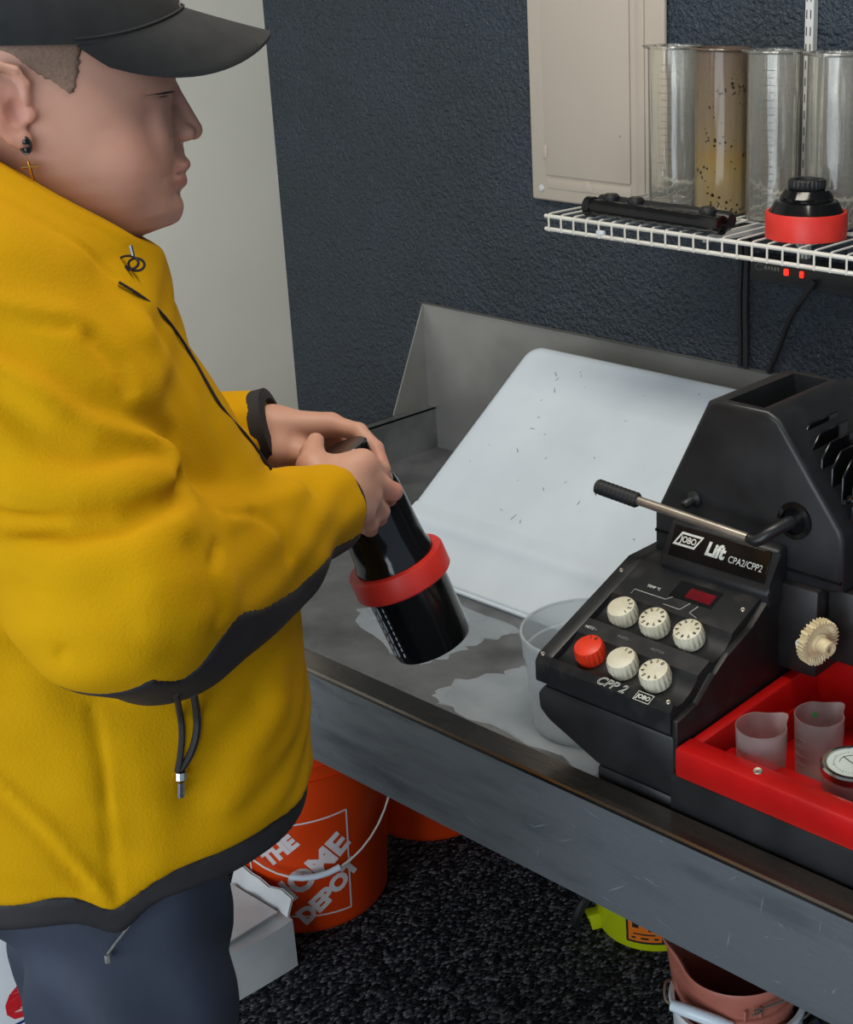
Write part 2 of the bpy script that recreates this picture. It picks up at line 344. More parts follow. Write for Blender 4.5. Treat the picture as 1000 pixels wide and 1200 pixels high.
# ------------------------------------------------------------------ big white tray leaning in the sink
def tray():
    t = thing('photo_tray', 'large white plastic print tray turned over and leaning on the back splash', 'tray', (-1.25, 1.4, ZF))
    XL, XR = -1.700, -.95
    f0 = Vector((0, 1.457, 0.741)); f1 = Vector((0, 1.778, 0.969))     # fold line front, top edge of the base
    u = (f1 - f0).normalized(); n = Vector((0, -u.z, u.y)); Lh = (f1 - f0).length; W_ = XR - XL; D = .030
    r = .045
    def loop(ins, off, rc, k=8):
        pts = []
        for cx_, cy_, a0 in ((W_ - ins - rc, Lh - ins - rc, 0), (ins + rc, Lh - ins - rc, PI / 2), (ins + rc, ins + rc, PI), (W_ - ins - rc, ins + rc, 1.5 * PI)):
            for j in range(k + 1):
                a = a0 + PI / 2 * j / k; x = cx_ + rc * math.cos(a); y = cy_ + rc * math.sin(a)
                pts.append(Vector((XL + x, 0, 0)) + f0 + u * y + n * off)
        return pts
    prof = [(.016, 0), (.007, -.0015), (.002, -.005), (0, -.011), (-.001, -D), (-.005, -D - .002), (-.005, -D - .005), (.003, -D - .004), (.004, -.012), (.009, -.006), (.018, -.004)]
    s = MB(); rings = [[s.bm.verts.new(p) for p in loop(i, o, max(.01, .030 - i * .6))] for i, o in prof]
    for a, b in zip(rings[:-1], rings[1:]):
        m_ = len(a)
        for k in range(m_): s.bm.faces.new((a[k], a[(k + 1) % m_], b[(k + 1) % m_], b[k]))
    s.bm.faces.new(rings[0]); s.bm.faces.new(rings[-1][::-1])
    s.build('tray_body', M['white_plastic'], t, ang=50)
    # front flange running down to the sink floor, with a rounded bead at the fold and a rolled lip
    lipp = Vector((0, 1.383, .6745)); d2 = (lipp - f0).normalized(); n2 = Vector((0, d2.z, -d2.y)); L2 = (lipp - f0).length
    if n2.z < 0: n2 = -n2
    pr2 = [f0 + u * .026 + n * .0002, f0 + u * .012 + n * .0022, f0 + u * .003 + n * .0050, f0 + d2 * .006 + n2 * .0050, f0 + d2 * .014 + n2 * .0012, f0 + d2 * .024 - n2 * .0025, f0 + d2 * .036 - n2 * .003, f0 + d2 * (L2 - .016) - n2 * .001, f0 + d2 * (L2 - .012) + n2 * .0015, f0 + d2 * (L2 - .008) + n2 * .0015, f0 + d2 * (L2 - .006) - n2 * .0015, f0 + d2 * (L2 - .003) + n2 * .001, f0 + d2 * L2 - n2 * .001, f0 + d2 * L2 - n2 * .004]
    s = MB()
    def strip(off):
        def fn(a, b_):
            k = b_ * (len(pr2) - 1); i = min(int(k), len(pr2) - 2); q = pr2[i].lerp(pr2[i + 1], k - i); return q + n2 * off + Vector((XL + .006 + (W_ - .012) * a, 0, 0))
        return fn
    s.grid(strip(0), 4, len(pr2) - 1); s.grid(strip(-.003), 4, len(pr2) - 1)
    s.build('front_flange', M['white_plastic'], t, ang=75)
    # scuffs on the upturned bottom
    s = MB()
    for _ in range(46):
        x = XL + .05 + random.random() * (W_ - .1); y = .03 + random.random() * (Lh - .06)
        p = Vector((x, 0, 0)) + f0 + u * y + n * .0003; a = random.random() * PI; l = .001 + .007 * random.random() ** 2; w = .0008
        e = Vector((1, 0, 0)) * math.cos(a) + u * math.sin(a); g = Vector((1, 0, 0)) * -math.sin(a) + u * math.cos(a)
        s.quad(p - e * l - g * w, p + e * l - g * w * .6, p + e * l + g * w * .6, p - e * l + g * w)
    o = s.build('scuff_marks', M['scuff'], t, smooth=False); o['kind'] = 'stuff'
tray()

# ------------------------------------------------------------------ cloudy tub standing in the sink
def clear_tub():
    zt = .805; c = onZ(688, 736, zt)
    t = thing('plastic_tub', 'large cloudy clear plastic tub standing in the sink left of the processor', 'tub', (c[0], c[1], ZF))
    T = Matrix.Translation((c[0], c[1], 0))
    MB().lathe([(0, ZF + .0025), (.066, ZF + .0025), (.070, ZF + .006), (.0795, zt - .03), (.081, zt - .028), (.083, zt), (.0855, zt), (.0835, zt - .03), (.0815, zt - .032), (.072, ZF + .004), (.068, ZF), (0, ZF)], T, 56).build('tub_wall', M['cloudy'], t, ang=30)
    s = MB(); s.lathe([(.0835, zt - .001), (.0835, zt + .002), (.0865, zt + .002), (.0868, zt - .002)], T, 56, close=True); s.build('rim', M['cloudy'], t)
    s = MB(); s.lathe([(.074, ZF + .045), (.0765, ZF + .045), (.0765, ZF + .047), (.074, ZF + .047)], T, 48, close=True); s.build('ridge', M['cloudy'], t)
clear_tub()
# ------------------------------------------------------------------ film processor with lift
def processor():
    t = thing('film_processor', 'black rotary film processor with knobs, red trough and black lift standing in the sink', 'processor', (-0.75, 1.2, ZF))
    XA, XB, XC = -.997, -.797, .05
    yf = 1.03
    # water-bath base
    s = MB(); s.box((-.905, yf, ZF), (XC, 1.40, .744), .006); s.box((-.80, yf - .003, .74), (XC, yf + .018, .796), .003); s.box((-.905, yf, .74), (-.80, 1.33, .765), .003)
    s.build('base_tank', M['black'], t)
    s = MB()
    s.prism([(XA + .012, .838), (XA + .002, .826), (XA + .004, .806), (XA + .018, .795), (-.905, .765), (XB, .765), (XB, .838)], 'y', yf + .001, 1.33, .004)
    s.build('base_shell', M['black'], t)
    # control housing: two knob troughs pressed into a sloping top
    pz = lambda y: .871 + .394 * (y - 1.03)
    plain = [(yf, .841), (yf, .866), (yf + .006, .874)] + [(1.20, pz(1.20)), (1.33, pz(1.20)), (1.33, .841)]
    tro = []
    for yc in (1.058, 1.122):
        for k in range(9):
            a = PI - PI * k / 8; y = yc + .021 * math.cos(a); tro.append((y, pz(y) - .010 * math.sin(a)))
    prof = [(yf, .841), (yf, .866), (yf + .006, .874)] + tro + [(1.20, pz(1.20)), (1.33, pz(1.20)), (1.33, .841)]
    s = MB(); s.prism(plain, 'x', XA, XA + .022, .0025); s.prism(prof, 'x', XA + .022, XB - .004)
    s.build('control_housing', M['panel_black'], t, ang=25)
    MB().prism([(yf + .002, .80), (yf + .002, .858), (1.07, .862), (1.10, .885), (1.125, .900), (1.17, .912), (1.205, .938), (1.33, .938), (1.33, .80)], 'x', XB - .0038, XB + .004, .0015).build('side_panel', M['side_black'], t)
    un = Vector((0, -.394, 1)).normalized(); uy = Vector((0, 1, .394)).normalized()
    def pan(x, y, off=0): return Vector((x, y, pz(y))) + un * off
    def pfr(x, y, off=.0004): return frame_m(pan(x, y, off), (1, 0, 0), uy)
    # knobs
    digs = ['4321', '0123456789', '0123456789', '01', '01', '01234567']
    starts = [80, 60, 60, 75, 60, 65]
    for i, (x, y) in enumerate([(-.940, 1.121), (-.893, 1.121), (-.844, 1.121), (-.938, 1.060), (-.890, 1.060), (-.844, 1.060)]):
        base = Matrix.Translation(pan(x, y, -.008)) @ frame_m((0, 0, 0), (1, 0, 0), uy)
        fl = lambda r, z, a: r + (0.0008 * math.cos(a * 18) if .004 < z < .0185 and r > .015 else 0)
        s = MB(); s.lathe([(0, 0), (.0163, 0), (.0166, .0045), (.0168, .0055), (.0174, .0075), (.0170, .0165), (.0160, .0195), (.0150, .0200), (0, .0200)], base, 72, wob=fl)
        k = s.build('knob', M['knob_red'] if i == 3 else M['cream'], t, ang=35)
        if i == 3: k['label'] = 'orange red knob'
        bmx = bmesh.new()
        for j, ch in enumerate(digs[i]):
            stp = 36 if len(digs[i]) > 6 else 34
            a = math.radians(starts[i] + (j * stp if i else -(j * 30)))
            if i == 0: a = math.radians(75 - j * 34)
            tb = text_bm(ch, .0062, extrude=.0002, weight=.00012)
            bmesh.ops.transform(tb, matrix=base @ Matrix.Translation((.0118 * math.cos(a), .0118 * math.sin(a), .0203)) @ Matrix.Rotation(a - PI / 2, 4, 'Z'), verts=tb.verts)
            me = bpy.data.meshes.new('t'); tb.to_mesh(me); tb.free(); bmx.from_mesh(me); bpy.data.meshes.remove(me)
        s = MB(); s.bm.free(); s.bm = bmx; s.build('numerals', M['ink'], k, smooth=False)
        s = MB(); s.lathe([(0, .0004), (.018, .0004), (.0185, 0)], base, 32); 
        s.bm.free()
    # red window, screws, slots
    s = MB(); s.prism([(1.163, 0), (1.188, 0), (1.188, .0015), (1.163, .0015)], 'x', -.906, -.846)
    for v in s.bm.verts: v.co.z += pz(v.co.y) - .0008
    w = s.build('display_bezel', M['black_gloss'], t)
    s = MB(); s.prism([(1.167, 0), (1.181, 0), (1.181, .001), (1.167, .001)], 'x', -.886, -.850)
    for v in s.bm.verts: v.co.z += pz(v.co.y) + .0003
    s.build('display_window', M['display'], w)
    for x, y in ((-.988, 1.176), (-.810, 1.176), (-.990, 1.0375), (-.809, 1.0375)):
        mt = Matrix.Translation(pan(x, y)) @ frame_m((0, 0, 0), (1, 0, 0), uy)
        MB().lathe([(0.0009, .0003), (.0009, .0012), (.0022, .0014), (.0030, .0003)], mt, 12).build('screw', M['dull_metal'], t)
    # printing
    text('lettering', 'CPP 2', .0155, pfr(-.883, 1.0315) @ Matrix.Translation((0, 0, .001)), M['print'], t, shear=.25, outline=.00035, space=1.05)
    def logo(c, w, h, fr, mt_txt, parent, solid):
        s = MB()
        if solid:
            a = [s.bm.verts.new(fr @ Vector((c[0] + sx * w / 2 + sk * h * .3, c[1] + sk * h / 2, 0))) for sx, sk in ((-1, -1), (1, -1), (1, 1), (-1, 1))]
            b = [s.bm.verts.new(fr @ Vector((c[0] + sx * w * .42 + sk * h * .22, c[1] + sk * h * .34, 0))) for sx, sk in ((-1, -1), (1, -1), (1, 1), (-1, 1))]
        else:
            a = [s.bm.verts.new(fr @ Vector((c[0] + sx * w / 2, c[1] + sk * h / 2, 0))) for sx, sk in ((-1, -1), (1, -1), (1, 1), (-1, 1))]
            b = [s.bm.verts.new(fr @ Vector((c[0] + sx * (w / 2 - .0007), c[1] + sk * (h / 2 - .0007), 0))) for sx, sk in ((-1, -1), (1, -1), (1, 1), (-1, 1))]
        for k in range(4): s.bm.faces.new((a[k], a[(k + 1) % 4], b[(k + 1) % 4], b[k]))
        s.build('logo_frame', mt_txt, parent, smooth=False)
        text('lettering', 'JOBO', h * .62, fr @ Matrix.Translation((c[0], c[1] - h * .02, 0)) @ Matrix.Diagonal((.88 if solid else .92, 1, 1, 1)), mt_txt, parent, weight=h * .016, shear=.15 if solid else 0, extrude=.0001)
    logo((0, 0), .0215, .0125, pfr(-.838, 1.0315, .0012), M['print'], t, False)
    text('lettering', 'TEMP °C', .0052, pfr(-.931, 1.167), M['print'], t)
    text('lettering', 'NETZ •', .0052, pfr(-.962, 1.089), M['print'], t)
    text('lettering', 'PUMPE •', .0052, pfr(-.914, 1.091), M['faint_print'], t)
    text('lettering', 'MOTOR', .0052, pfr(-.865, 1.090), M['faint_print'], t)
    s = MB()
    for pts in ([(-.952, 1.150), (-.952, 1.157), (-.906, 1.157), (-.900, 1.163)], [(-.904, 1.150), (-.880, 1.150), (-.874, 1.162)], [(-.853, 1.146), (-.866, 1.150), (-.862, 1.161)]):
        s.tube([pan(x, y, .0002) for x, y in pts], .00035, 4)
    s.build('pointer_lines', M['print'], t)
    # red trough
    s = MB(); y0 = yf - .006; zt = .832; yb = 1.40
    xl = XB + .006
    s.box((xl, y0, .797), (XC, y0 + .030, zt), .004); s.box((xl, y0 + .005, .765), (xl + .016, yb, zt - .002), .004)
    s.box((xl + .02, y0 + .03, .76), (XC, y0 + .078, .805), .004)
    s.box((xl, y0 + .02, .745), (XC, yb, .752)); s.box((xl, 1.285, .75), (XC, yb, .845), .006)
    s.box((xl + .014, y0 + .03, .752), (xl + .019, 1.29, .79), .002)
    s.build('trough', M['red'], t)
    mt = axis_m((-.695, y0 + .016, zt), (0, -.25, 1))
    MB().lathe([(.0012, .0002), (.0012, .0012), (.0045, .0016), (.0052, .0004)], mt, 14).build('screw', M['dull_metal'], t)
    # lift: tapered housing
    ly0, ly1 = 1.235, 1.392
    P = [(-.984, .935), (-.984, .985), (-.905, 1.142), (-.892, 1.146), (-.822, 1.146), (-.806, 1.138), (-.722, 1.026), (-.718, 1.015), (-.718, .952), (-.735, .948)]
    s = MB()
    va = [s.bm.verts.new((x, ly0, z)) for x, z in P]; vb = [s.bm.verts.new((x, ly1, z)) for x, z in P]
    n = len(P); s.bm.faces.new(va); s.bm.faces.new(vb)
    top = None
    for i in range(n):
        f = s.bm.faces.new((va[i], va[(i + 1) % n], vb[(i + 1) % n], vb[i]))
        if i == 3: top = f
    s.bm.normal_update(); bmesh.ops.recalc_face_normals(s.bm, faces=s.bm.faces)
    r = bmesh.ops.inset_individual(s.bm, faces=[top], thickness=.014)
    # hand-grip pocket in the top
    ext = bmesh.ops.extrude_discrete_faces(s.bm, faces=[top])['faces'][0]
    for v in ext.verts: v.co.z -= .032; v.co.x += (.006 if v.co.x < -.86 else -.006)
    for v in top.verts if top.is_valid else []: pass
    hs = [e for e in s.bm.edges if all(abs(v.co.y - ly0) < 1e-4 for v in e.verts)]
    bmesh.ops.bevel(s.bm, geom=hs, offset=.006, segments=3, affect='EDGES', profile=.5)
    lift = s.build('lift_housing', M['black'], t, ang=35)
    MB().prism([(-.982, .962), (-.719, .962), (-.719, .9655), (-.982, .9655)], 'y', ly0 - .0012, ly1, 0).build('seam', M['black_gloss'], lift)
    # nameplate foot
    s = MB(); s.prism([(1.237, .925), (1.200, .925), (1.196, .945), (1.202, .952), (1.219, .990), (1.237, .993)], 'x', -.945, -.790, .004)
    foot = s.build('nameplate_foot', M['black'], t)
    du = Vector((0, .017, .038)).normalized(); fo = Vector((-.868, 1.2100, .9705)); dn = Vector((1, 0, 0)).cross(du)
    fr = frame_m(fo + dn * .0016, (1, 0, 0), du)
    s = MB(); s.box((-.069, -.0185, -.0016), (.069, .0185, 0), .0006, 1)
    vv = [v for v in s.bm.verts]; bmesh.ops.transform(s.bm, matrix=fr, verts=vv); pl = s.build('nameplate', M['black_gloss'], t)
    fr2 = fr @ Matrix.Translation((0, 0, .0004))
    logo((-.045, .004), .032, .017, fr2, M['print'], pl, True)
    text('lettering', 'Lift', .022, fr2 @ Matrix.Translation((-.0055, 0.001, 0)), M['print'], pl, weight=.0009, shear=.2, extrude=.0001, space=.95)
    text('lettering', 'CPA2/CPP2', .0115, fr2 @ Matrix.Translation((.0385, -.0035, 0)) @ Matrix.Diagonal((.85, 1, 1, 1)), M['print'], pl, shear=.1, extrude=.0001)
    # lever
    A = Vector(onY(878, 631, 1.196)); Bq = Vector(onY(746, 586, 1.19)); Cq = Vector(onY(704, 569, 1.188)); Pv = Vector(onY(905, 622, 1.206))
    s = MB(); d = (Cq - A).normalized(); s.tube([A + d * .002, Bq + d * .01], .0056, 14); lv = s.build('lever', M['dull_metal'], t)
    g = []
    L_ = (Cq - Bq).length + .006; prof = [(0, 0), (.0075, 0)]
    for k in range(9):
        z = .002 + (L_ - .004) * k / 9; prof += [(.0095, z + .0008), (.0095, z + .0032), (.0080, z + .0040)]
    prof += [(.0095, L_ - .001), (.0085, L_ + .001), (0, L_ + .001)]
    MB().lathe(prof, axis_m(Bq - d * .003, d), 20).build('grip', M['rubber'], lv)
    s = MB(); s.tube([A - d * .0, A - d * .012 + Vector((0, 0, 0)), Pv, Pv + Vector((.008, .03, .004))], [.006, .0072, .0072, .008], 12, smooth=1); s.build('lever_arm', M['black'], lv)
    MB().lathe([(0, 0), (.022, 0), (.022, .004), (.016, .005), (.0155, .001), (0, .001)], axis_m((Pv.x + .012, ly0, Pv.z + .006), (0, -1, 0)), 28).build('pivot_boss', M['black_gloss'], lift)
    k = onY(803, 590, 1.215); s = MB(); s.lathe([(0, 0), (.0105, 0), (.0105, .003), (.006, .006), (.0058, .018), (.0035, .021), (0, .021)], axis_m((k[0], ly0, k[2]), (-.1, -1, -.15)), 18); s.build('stop_button', M['black'], lift)
    # bellows-like ribs and bracket on the right flank
    for k in range(6):
        x = -.795 + k * .014; s = MB()
        s.prism([(1.262, 1.05 - k * .011), (1.262, 1.11 - k * .008), (1.280, 1.126 - k * .008), (1.34, 1.126 - k * .008), (1.34, 1.04 - k * .011)], 'x', x, x + .003, .001, 1); s.build('cooling_rib', M['black_gloss'], t)
    s = MB(); s.prism([(-.822, 1.146), (-.775, 1.115), (-.715, 1.03), (-.715, .96), (-.80, .96)], 'y', ly1 - .01, ly1 + .03, .004); s.box((-.722, 1.262, .952), (-.60, ly1 + .03, 1.065), .006)
    s.build('lift_arm_cover', M['black'], t)
    MB().lathe([(0, 0), (.006, 0), (.007, .004), (.006, .006), (.0028, .007), (.0028, .016), (0, .016)], axis_m((-.722, 1.262, 1.055), (-.2, -1, .1)), 14).build('clip', M['black_gloss'], t)
    # drive bracket and gear
    s = MB(); s.box((XB - .002, 1.225, .842), (-.742, 1.30, .95), .004); s.box((-.742, 1.245, .86), (-.70, 1.29, .95), .004); s.build('drive_bracket', M['side_black'], t)
    gc = Vector((-.7265, 1.205, .9035)); mt = axis_m(gc - Vector((.006, 0, 0)), (.96, -.28, -.05))
    gw = lambda r, z, a: r + (.0016 * (1 if math.sin(a * 34) > 0 else -1) if r > .02 else 0)
    s = MB(); s.lathe([(.006, .001), (.0225, .001), (.0255, 0), (.0255, .011), (.0225, .011), (.0175, .0085), (.011, .0085), (.0105, .0125), (.0085, .0125), (.0080, .027), (.0045, .027), (.0045, .016), (0, .016)], mt, 136, wob=gw)
    s.build('gear', M['gear'], t, ang=30)
    MB().tube([gc + Vector((-.012, .0, 0)), gc + Vector((-.012, .06, .006))], .006, 10).build('gear_shaft', M['black'], t)
    s = MB()
    q = gc + Vector((-.022, -.006, -.008))
    s.tube([q + Vector((.004 * math.cos(a), 0, .004 * math.sin(a))) for a in np.linspace(0, 6.0, 12)], .0011, 6); s.tube([q + Vector((.003, 0, .004)), q + Vector((.004, 0, .016))], .0012, 6); s.tube([q + Vector((.004, 0, 0)), q + Vector((.016, .003, .008))], .0014, 6)
    s.build('clip', M['white_plastic'], t)
processor()

# ------------------------------------------------------------------ measuring beakers in the trough
def beaker(x, y, zt, r, h, spout, label, dot=False):
    t = thing('measuring_beaker', label, 'beaker', (x, y, zt - h), 'frosted beakers in the red trough')
    def wob(rr, z, a):
        d = (a - spout + PI) % (2 * PI) - PI; k = max(0, (z - (zt - .014)) / .014)
        return rr + (.009 * math.exp(-(d / .28) ** 2) - .002 * math.exp(-((abs(d) - .7) / .25) ** 2)) * k
    zb = zt - h; T = Matrix.Translation((x, y, 0))
    pr = [(0, zb + .0015), (r * .88, zb + .0015)] + [(r * .88 + (r * .11) * k / 8, zb + h * k / 8) for k in range(1, 9)]
    po = [(q + .0013, z + .0003) for q, z in pr[:0:-1]]
    MB().lathe(pr + po + [(0, zb)], T, 64, wob=wob).build('beaker_wall', M['frost'], t)
    s = MB()
    for k in range(4):
        z = zb + h * (.3 + .14 * k); rr = r * .88 + r * .11 * (z - zb) / h + .0017
        s.tube([(x + rr * math.cos(a), y + rr * math.sin(a), z) for a in np.linspace(-2.2, -1.6 + .1 * (k % 2), 6)], .0004, 4)
    o = s.build('graduation_marks', M['faint_print'], t)
    if dot:
        a = 2.35; p = Vector((x + (r - .004) * math.cos(a), y + (r - .004) * math.sin(a), zt - .014))
        MB().lathe([(0, .0004), (.0028, .0004), (.0029, 0)], axis_m(p, (-math.cos(a), -math.sin(a), 0)), 14).build('sticker', M['green'], t)
c = onZ(893, 850, .845); beaker(c[0], c[1], .845, .0275, .072, 1.35, 'frosted plastic beaker nearest the control panel in the red trough')
c = onZ(961, 837, .830); beaker(c[0], c[1], .830, .0275, .076, 1.35, 'frosted plastic beaker with a green dot inside, behind the dial', True)
def dial_cup():
    zt = .833; c = onZ(1000, 893, zt); x, y = c[0], c[1]; r = .034; zb = .752
    t = thing('frosted_cup', 'frosted cup under the chrome dial at the right edge', 'cup', (x, y, zb))
    T = Matrix.Translation((x, y, 0))
    MB().lathe([(0, zb + .001), (.029, zb + .001), (.031, zt - .012), (.0325, zt - .012), (.0305, zb), (0, zb)], T, 40).build('cup_wall', M['frost'], t)
    g = thing('dial_thermometer', 'round chrome rimmed dial thermometer resting in the frosted cup', 'thermometer', (x, y, zt - .012))
    MB().lathe([(0, zt - .011), (r - .002, zt - .011), (r, zt - .009), (r, zt - .002), (r - .002, zt), (r - .006, zt), (r - .0065, zt - .002), (0, zt - .002)], T, 48).build('case', M['chrome'], g)
    f = MB(); f.lathe([(0, zt - .0012), (r - .0068, zt - .0012), (r - .0068, zt - .002)], T, 40); f = f.build('dial_face', M['dial'], g)
    s = MB()
    for k in range(40):
        a = 2 * PI * k / 40; l = .003 if k % 5 == 0 else .0016
        p = Vector((x + .019 * math.cos(a), y + .019 * math.sin(a), zt - .0009)); s.tube([p, p + Vector((math.cos(a), math.sin(a), 0)) * l], .0002, 4)
    s.tube([(x + .014 * math.cos(a), y + .014 * math.sin(a), zt - .0009) for a in np.linspace(-.5, 3.6, 20)], .0003, 4)
    s.build('scale_marks', M['ink'], f)
    MB().tube([(x - .014, y + .004, zt - .0005), (x + .012, y - .006, zt - .0005)], .0004, 4).build('pointer', M['ink'], f)
    MB().tube([(x, y, zt - .011), (x, y, zb + .004)], .0025, 10).build('stem', M['chrome'], g)
dial_cup()

# ------------------------------------------------------------------ breaker panel on the wall
def breaker():
    t = thing('breaker_panel', 'beige flush breaker panel cover on the dark blue wall above the shelf', 'electrical panel', (-1.6, WY, 1.215))
    x0, x1, z0, z1 = -1.762, -1.453, 1.215, 2.05
    MB().box((x0, WY - .012, z0), (x1, WY - .001, z1), .005, 3).build('cover', M['beige'], t)
    s = MB(); s.box((-1.724, WY - .0155, 1.262), (-1.526, WY - .0115, 1.98), .002); d = s.build('door', M['beige'], t)
    for z in (1.305, 1.62):
        MB().box((-1.727, WY - .0175, z - .012), (-1.717, WY - .015, z + .012), .0015).build('hinge', M['beige'], d)
    MB().prism([(-1.640, 1.240), (-1.612, 1.240), (-1.618, 1.258), (-1.634, 1.258)], 'y', WY - .0145, WY - .011, .001).build('latch', M['beige'], t)
    MB().box((-1.722, WY - .0135, 1.238), (-1.526, WY - .0118, 1.256), .001).build('lower_ledge', M['beige'], t)
    MB().box((-1.512, WY - .0155, z0 + .03), (-1.494, WY - .0115, 1.98), .0015).build('side_rail', M['beige'], t)
    MB().lathe([(0, 0), (.0065, 0), (.006, .002), (.0025, .0035), (0, .0035)], axis_m((-1.737, WY - .012, 1.237), (0, -1, 0)), 16).build('screw', M['white_metal'], t)
    MB().lathe([(0, 0), (.0018, 0), (.0015, .001), (0, .001)], axis_m((-1.548, WY - .0155, 1.343), (0, -1, 0)), 8).build('screw', M['dull_metal'], t)
breaker()

# ------------------------------------------------------------------ wire shelf, standard
ZW = 1.2585          # top of the shelf wires
YS = 1.57
def shelf():
    x0, x1 = -1.462, -.36
    t = thing('wire_shelf', 'white coated wire shelf fixed to the wall above the sink', 'shelf', (x0, YS, ZW - .024))
    def rod(name, a, b, r=.0028): MB().tube([a, b], r, 8).build(name, M['white_wire'], t)
    rod('front_rail', (x0, YS, ZW - .0045), (x1, YS, ZW - .0045), .0033); rod('lower_rail', (x0, YS, ZW - .0245), (x1, YS, ZW - .0245), .0033)
    rod('back_rail', (x0, WY - .019, ZW - .0045), (x1, WY - .019, ZW - .0045)); rod('middle_rail', (x0, YS + .15, ZW - .0045), (x1, YS + .15, ZW - .0045))
    s = MB(); x = 0; s.tube([(0, YS - .0028, ZW - .027), (0, YS - .0032, ZW - .004), (0, YS - .001, ZW - .0008), (0, YS + .004, ZW), (0, WY - .017, ZW)], .0016, 6, smooth=1)
    first = s.build('cross_wire', M['white_wire'], t)
    for k in range(1, 43):
        o = first.copy(); COL.objects.link(o); o.location.x = 0
        o.location = first.location + Vector(((x0 + .0095) + k * .0253 - (x0 + .0095), 0, 0))
    for o in [q for q in bpy.data.objects if q.name.startswith('cross_wire')]: o.location.x += x0 + .0095
    MB().box((-1.357, YS - .004, ZW - .023), (-1.343, YS + .004, ZW - .015), .002).build('clip', M['white_plastic'], t)
    t2 = thing('shelf_standard', 'white slotted steel upright fixed to the wall at the right', 'bracket', (-1.165, WY, 1.2))
    MB().prism([(-1.180, WY - .001), (-1.180, WY - .014), (-1.1645, WY - .014), (-1.1645, WY - .001)], 'z', 1.16, 2.2, .0008, 1).build('upright', M['white_metal'], t2)
    s = MB()
    z = 1.17
    while z < 2.19:
        for xx in (-1.1765, -1.1695): s.box((xx - .0008, WY - .0146, z), (xx + .0008, WY - .0138, z + .013))
        z += .025
    s.build('slots', M['slot'], t2, smooth=False)['kind'] = 'stuff'
    MB().prism([(WY - .015, ZW - .009), (YS + .02, ZW - .009), (YS + .02, ZW - .016), (WY - .06, ZW - .028), (WY - .015, ZW - .075)], 'x', -1.1745, -1.1705).build('bracket_arm', M['white_metal'], t2)
shelf()

# ------------------------------------------------------------------ cylinders on the shelf
def cylinder(cx, cy, r, h, m, label, grad=False):
    z = ZW + .0016; t = thing('measuring_cylinder', label, 'cylinder', (cx, cy, z), 'tall clear cylinders on the wire shelf')
    n = 48
    o = MB(); T = Matrix()
    o.lathe([(0, .003), (r - .004, .003), (r - .0028, .006), (r - .0022, h - .004), (r, h - .003), (r, .003), (r - .003, 0), (0, 0)], T, n)
    w = o.build('cylinder_wall', m, t, ang=30); w.location = (cx, cy, z)
    def lip(rr, zz, a): return rr + (.006 * math.exp(-(((a - 3.6 + PI) % (2 * PI) - PI) / .2) ** 2) if rr > r else 0)
    o = MB(); o.lathe([(r - .002, h - .003), (r - .002, h), (r + .003, h + .001), (r + .004, h - .001), (r + .001, h - .004)], T, n, close=True, wob=lip)
    k = o.build('rim', m, t); k.location = (cx, cy, z)
    if grad:
        s = MB()
        for j in range(20):
            zz = .02 + j * .0105; L_ = .02 if j % 5 == 0 else .013
            s.tube([((r + .0003) * math.cos(a), (r + .0003) * math.sin(a), zz) for a in np.linspace(-1.12 - L_ / r, -1.12 + .1, 6)], .0005, 4)
        g = s.build('graduation_marks', M['faint_print'], t); g.location = (cx, cy, z)
HC = .245
cylinder(-1.337, 1.735, .041, HC, M['acrylic'], 'clear graduated cylinder leftmost on the shelf, in front of the breaker panel', True)
cylinder(-1.247, 1.735, .041, HC, M['acrylic_stained'], 'brown stained cylinder with dark specks on the shelf')
cylinder(-1.148, 1.730, .041, HC, M['acrylic'], 'clear cylinder between the stained one and the upright, behind the red ring', True)
cylinder(-1.045, 1.730, .041, HC, M['acrylic'], 'clear cylinder rightmost on the shelf at the photo edge')
def wand():
    A = onZ(690, 243, ZW + .014); Bq = onZ(847, 266, ZW + .014); A[1] -= .0; 
    A = Vector((A[0], A[1], ZW + .016)); Bq = Vector((Bq[0], Bq[1], ZW + .016)); d = (Bq - A).normalized(); sd = Vector((0, 0, 1)).cross(d)
    t = thing('film_clip_rod', 'pair of ribbed black plastic rods clipped together lying on the shelf', 'rod', A)
    L_ = (Bq - A).length
    prof = [(0, 0), (.0155, 0), (.0155, .012), (.0125, .014)]
    for k in range(9):
        z = .02 + (L_ - .045) * k / 9; prof += [(.0122, z), (.0122, z + .008), (.0134, z + .009), (.0134, z + .012)]
    prof += [(.0130, L_ - .010), (.0138, L_ - .009), (.0138, L_), (.010, L_), (.010, L_ - .004), (0, L_ - .004)]
    MB().lathe(prof, axis_m(A, d), 24).build('front_rod', M['black_gloss'], t)
    q = A + sd * .024 + Vector((0, 0, .003)) + d * .006
    MB().lathe([(0, 0), (.013, 0), (.013, L_ - .012), (.010, L_ - .008), (0, L_ - .008)], axis_m(q, d), 20).build('back_rod', M['black'], t)
    for k in (.14, .33, .86):
        p = A + d * (L_ * k) + sd * .012 + Vector((0, 0, .011)); MB().lathe([(0, -.006), (.013, -.006), (.013, .006), (.009, .010), (0, .010)], axis_m(p, (0, 0, 1)), 16).build('lug', M['black'], t)
wand()
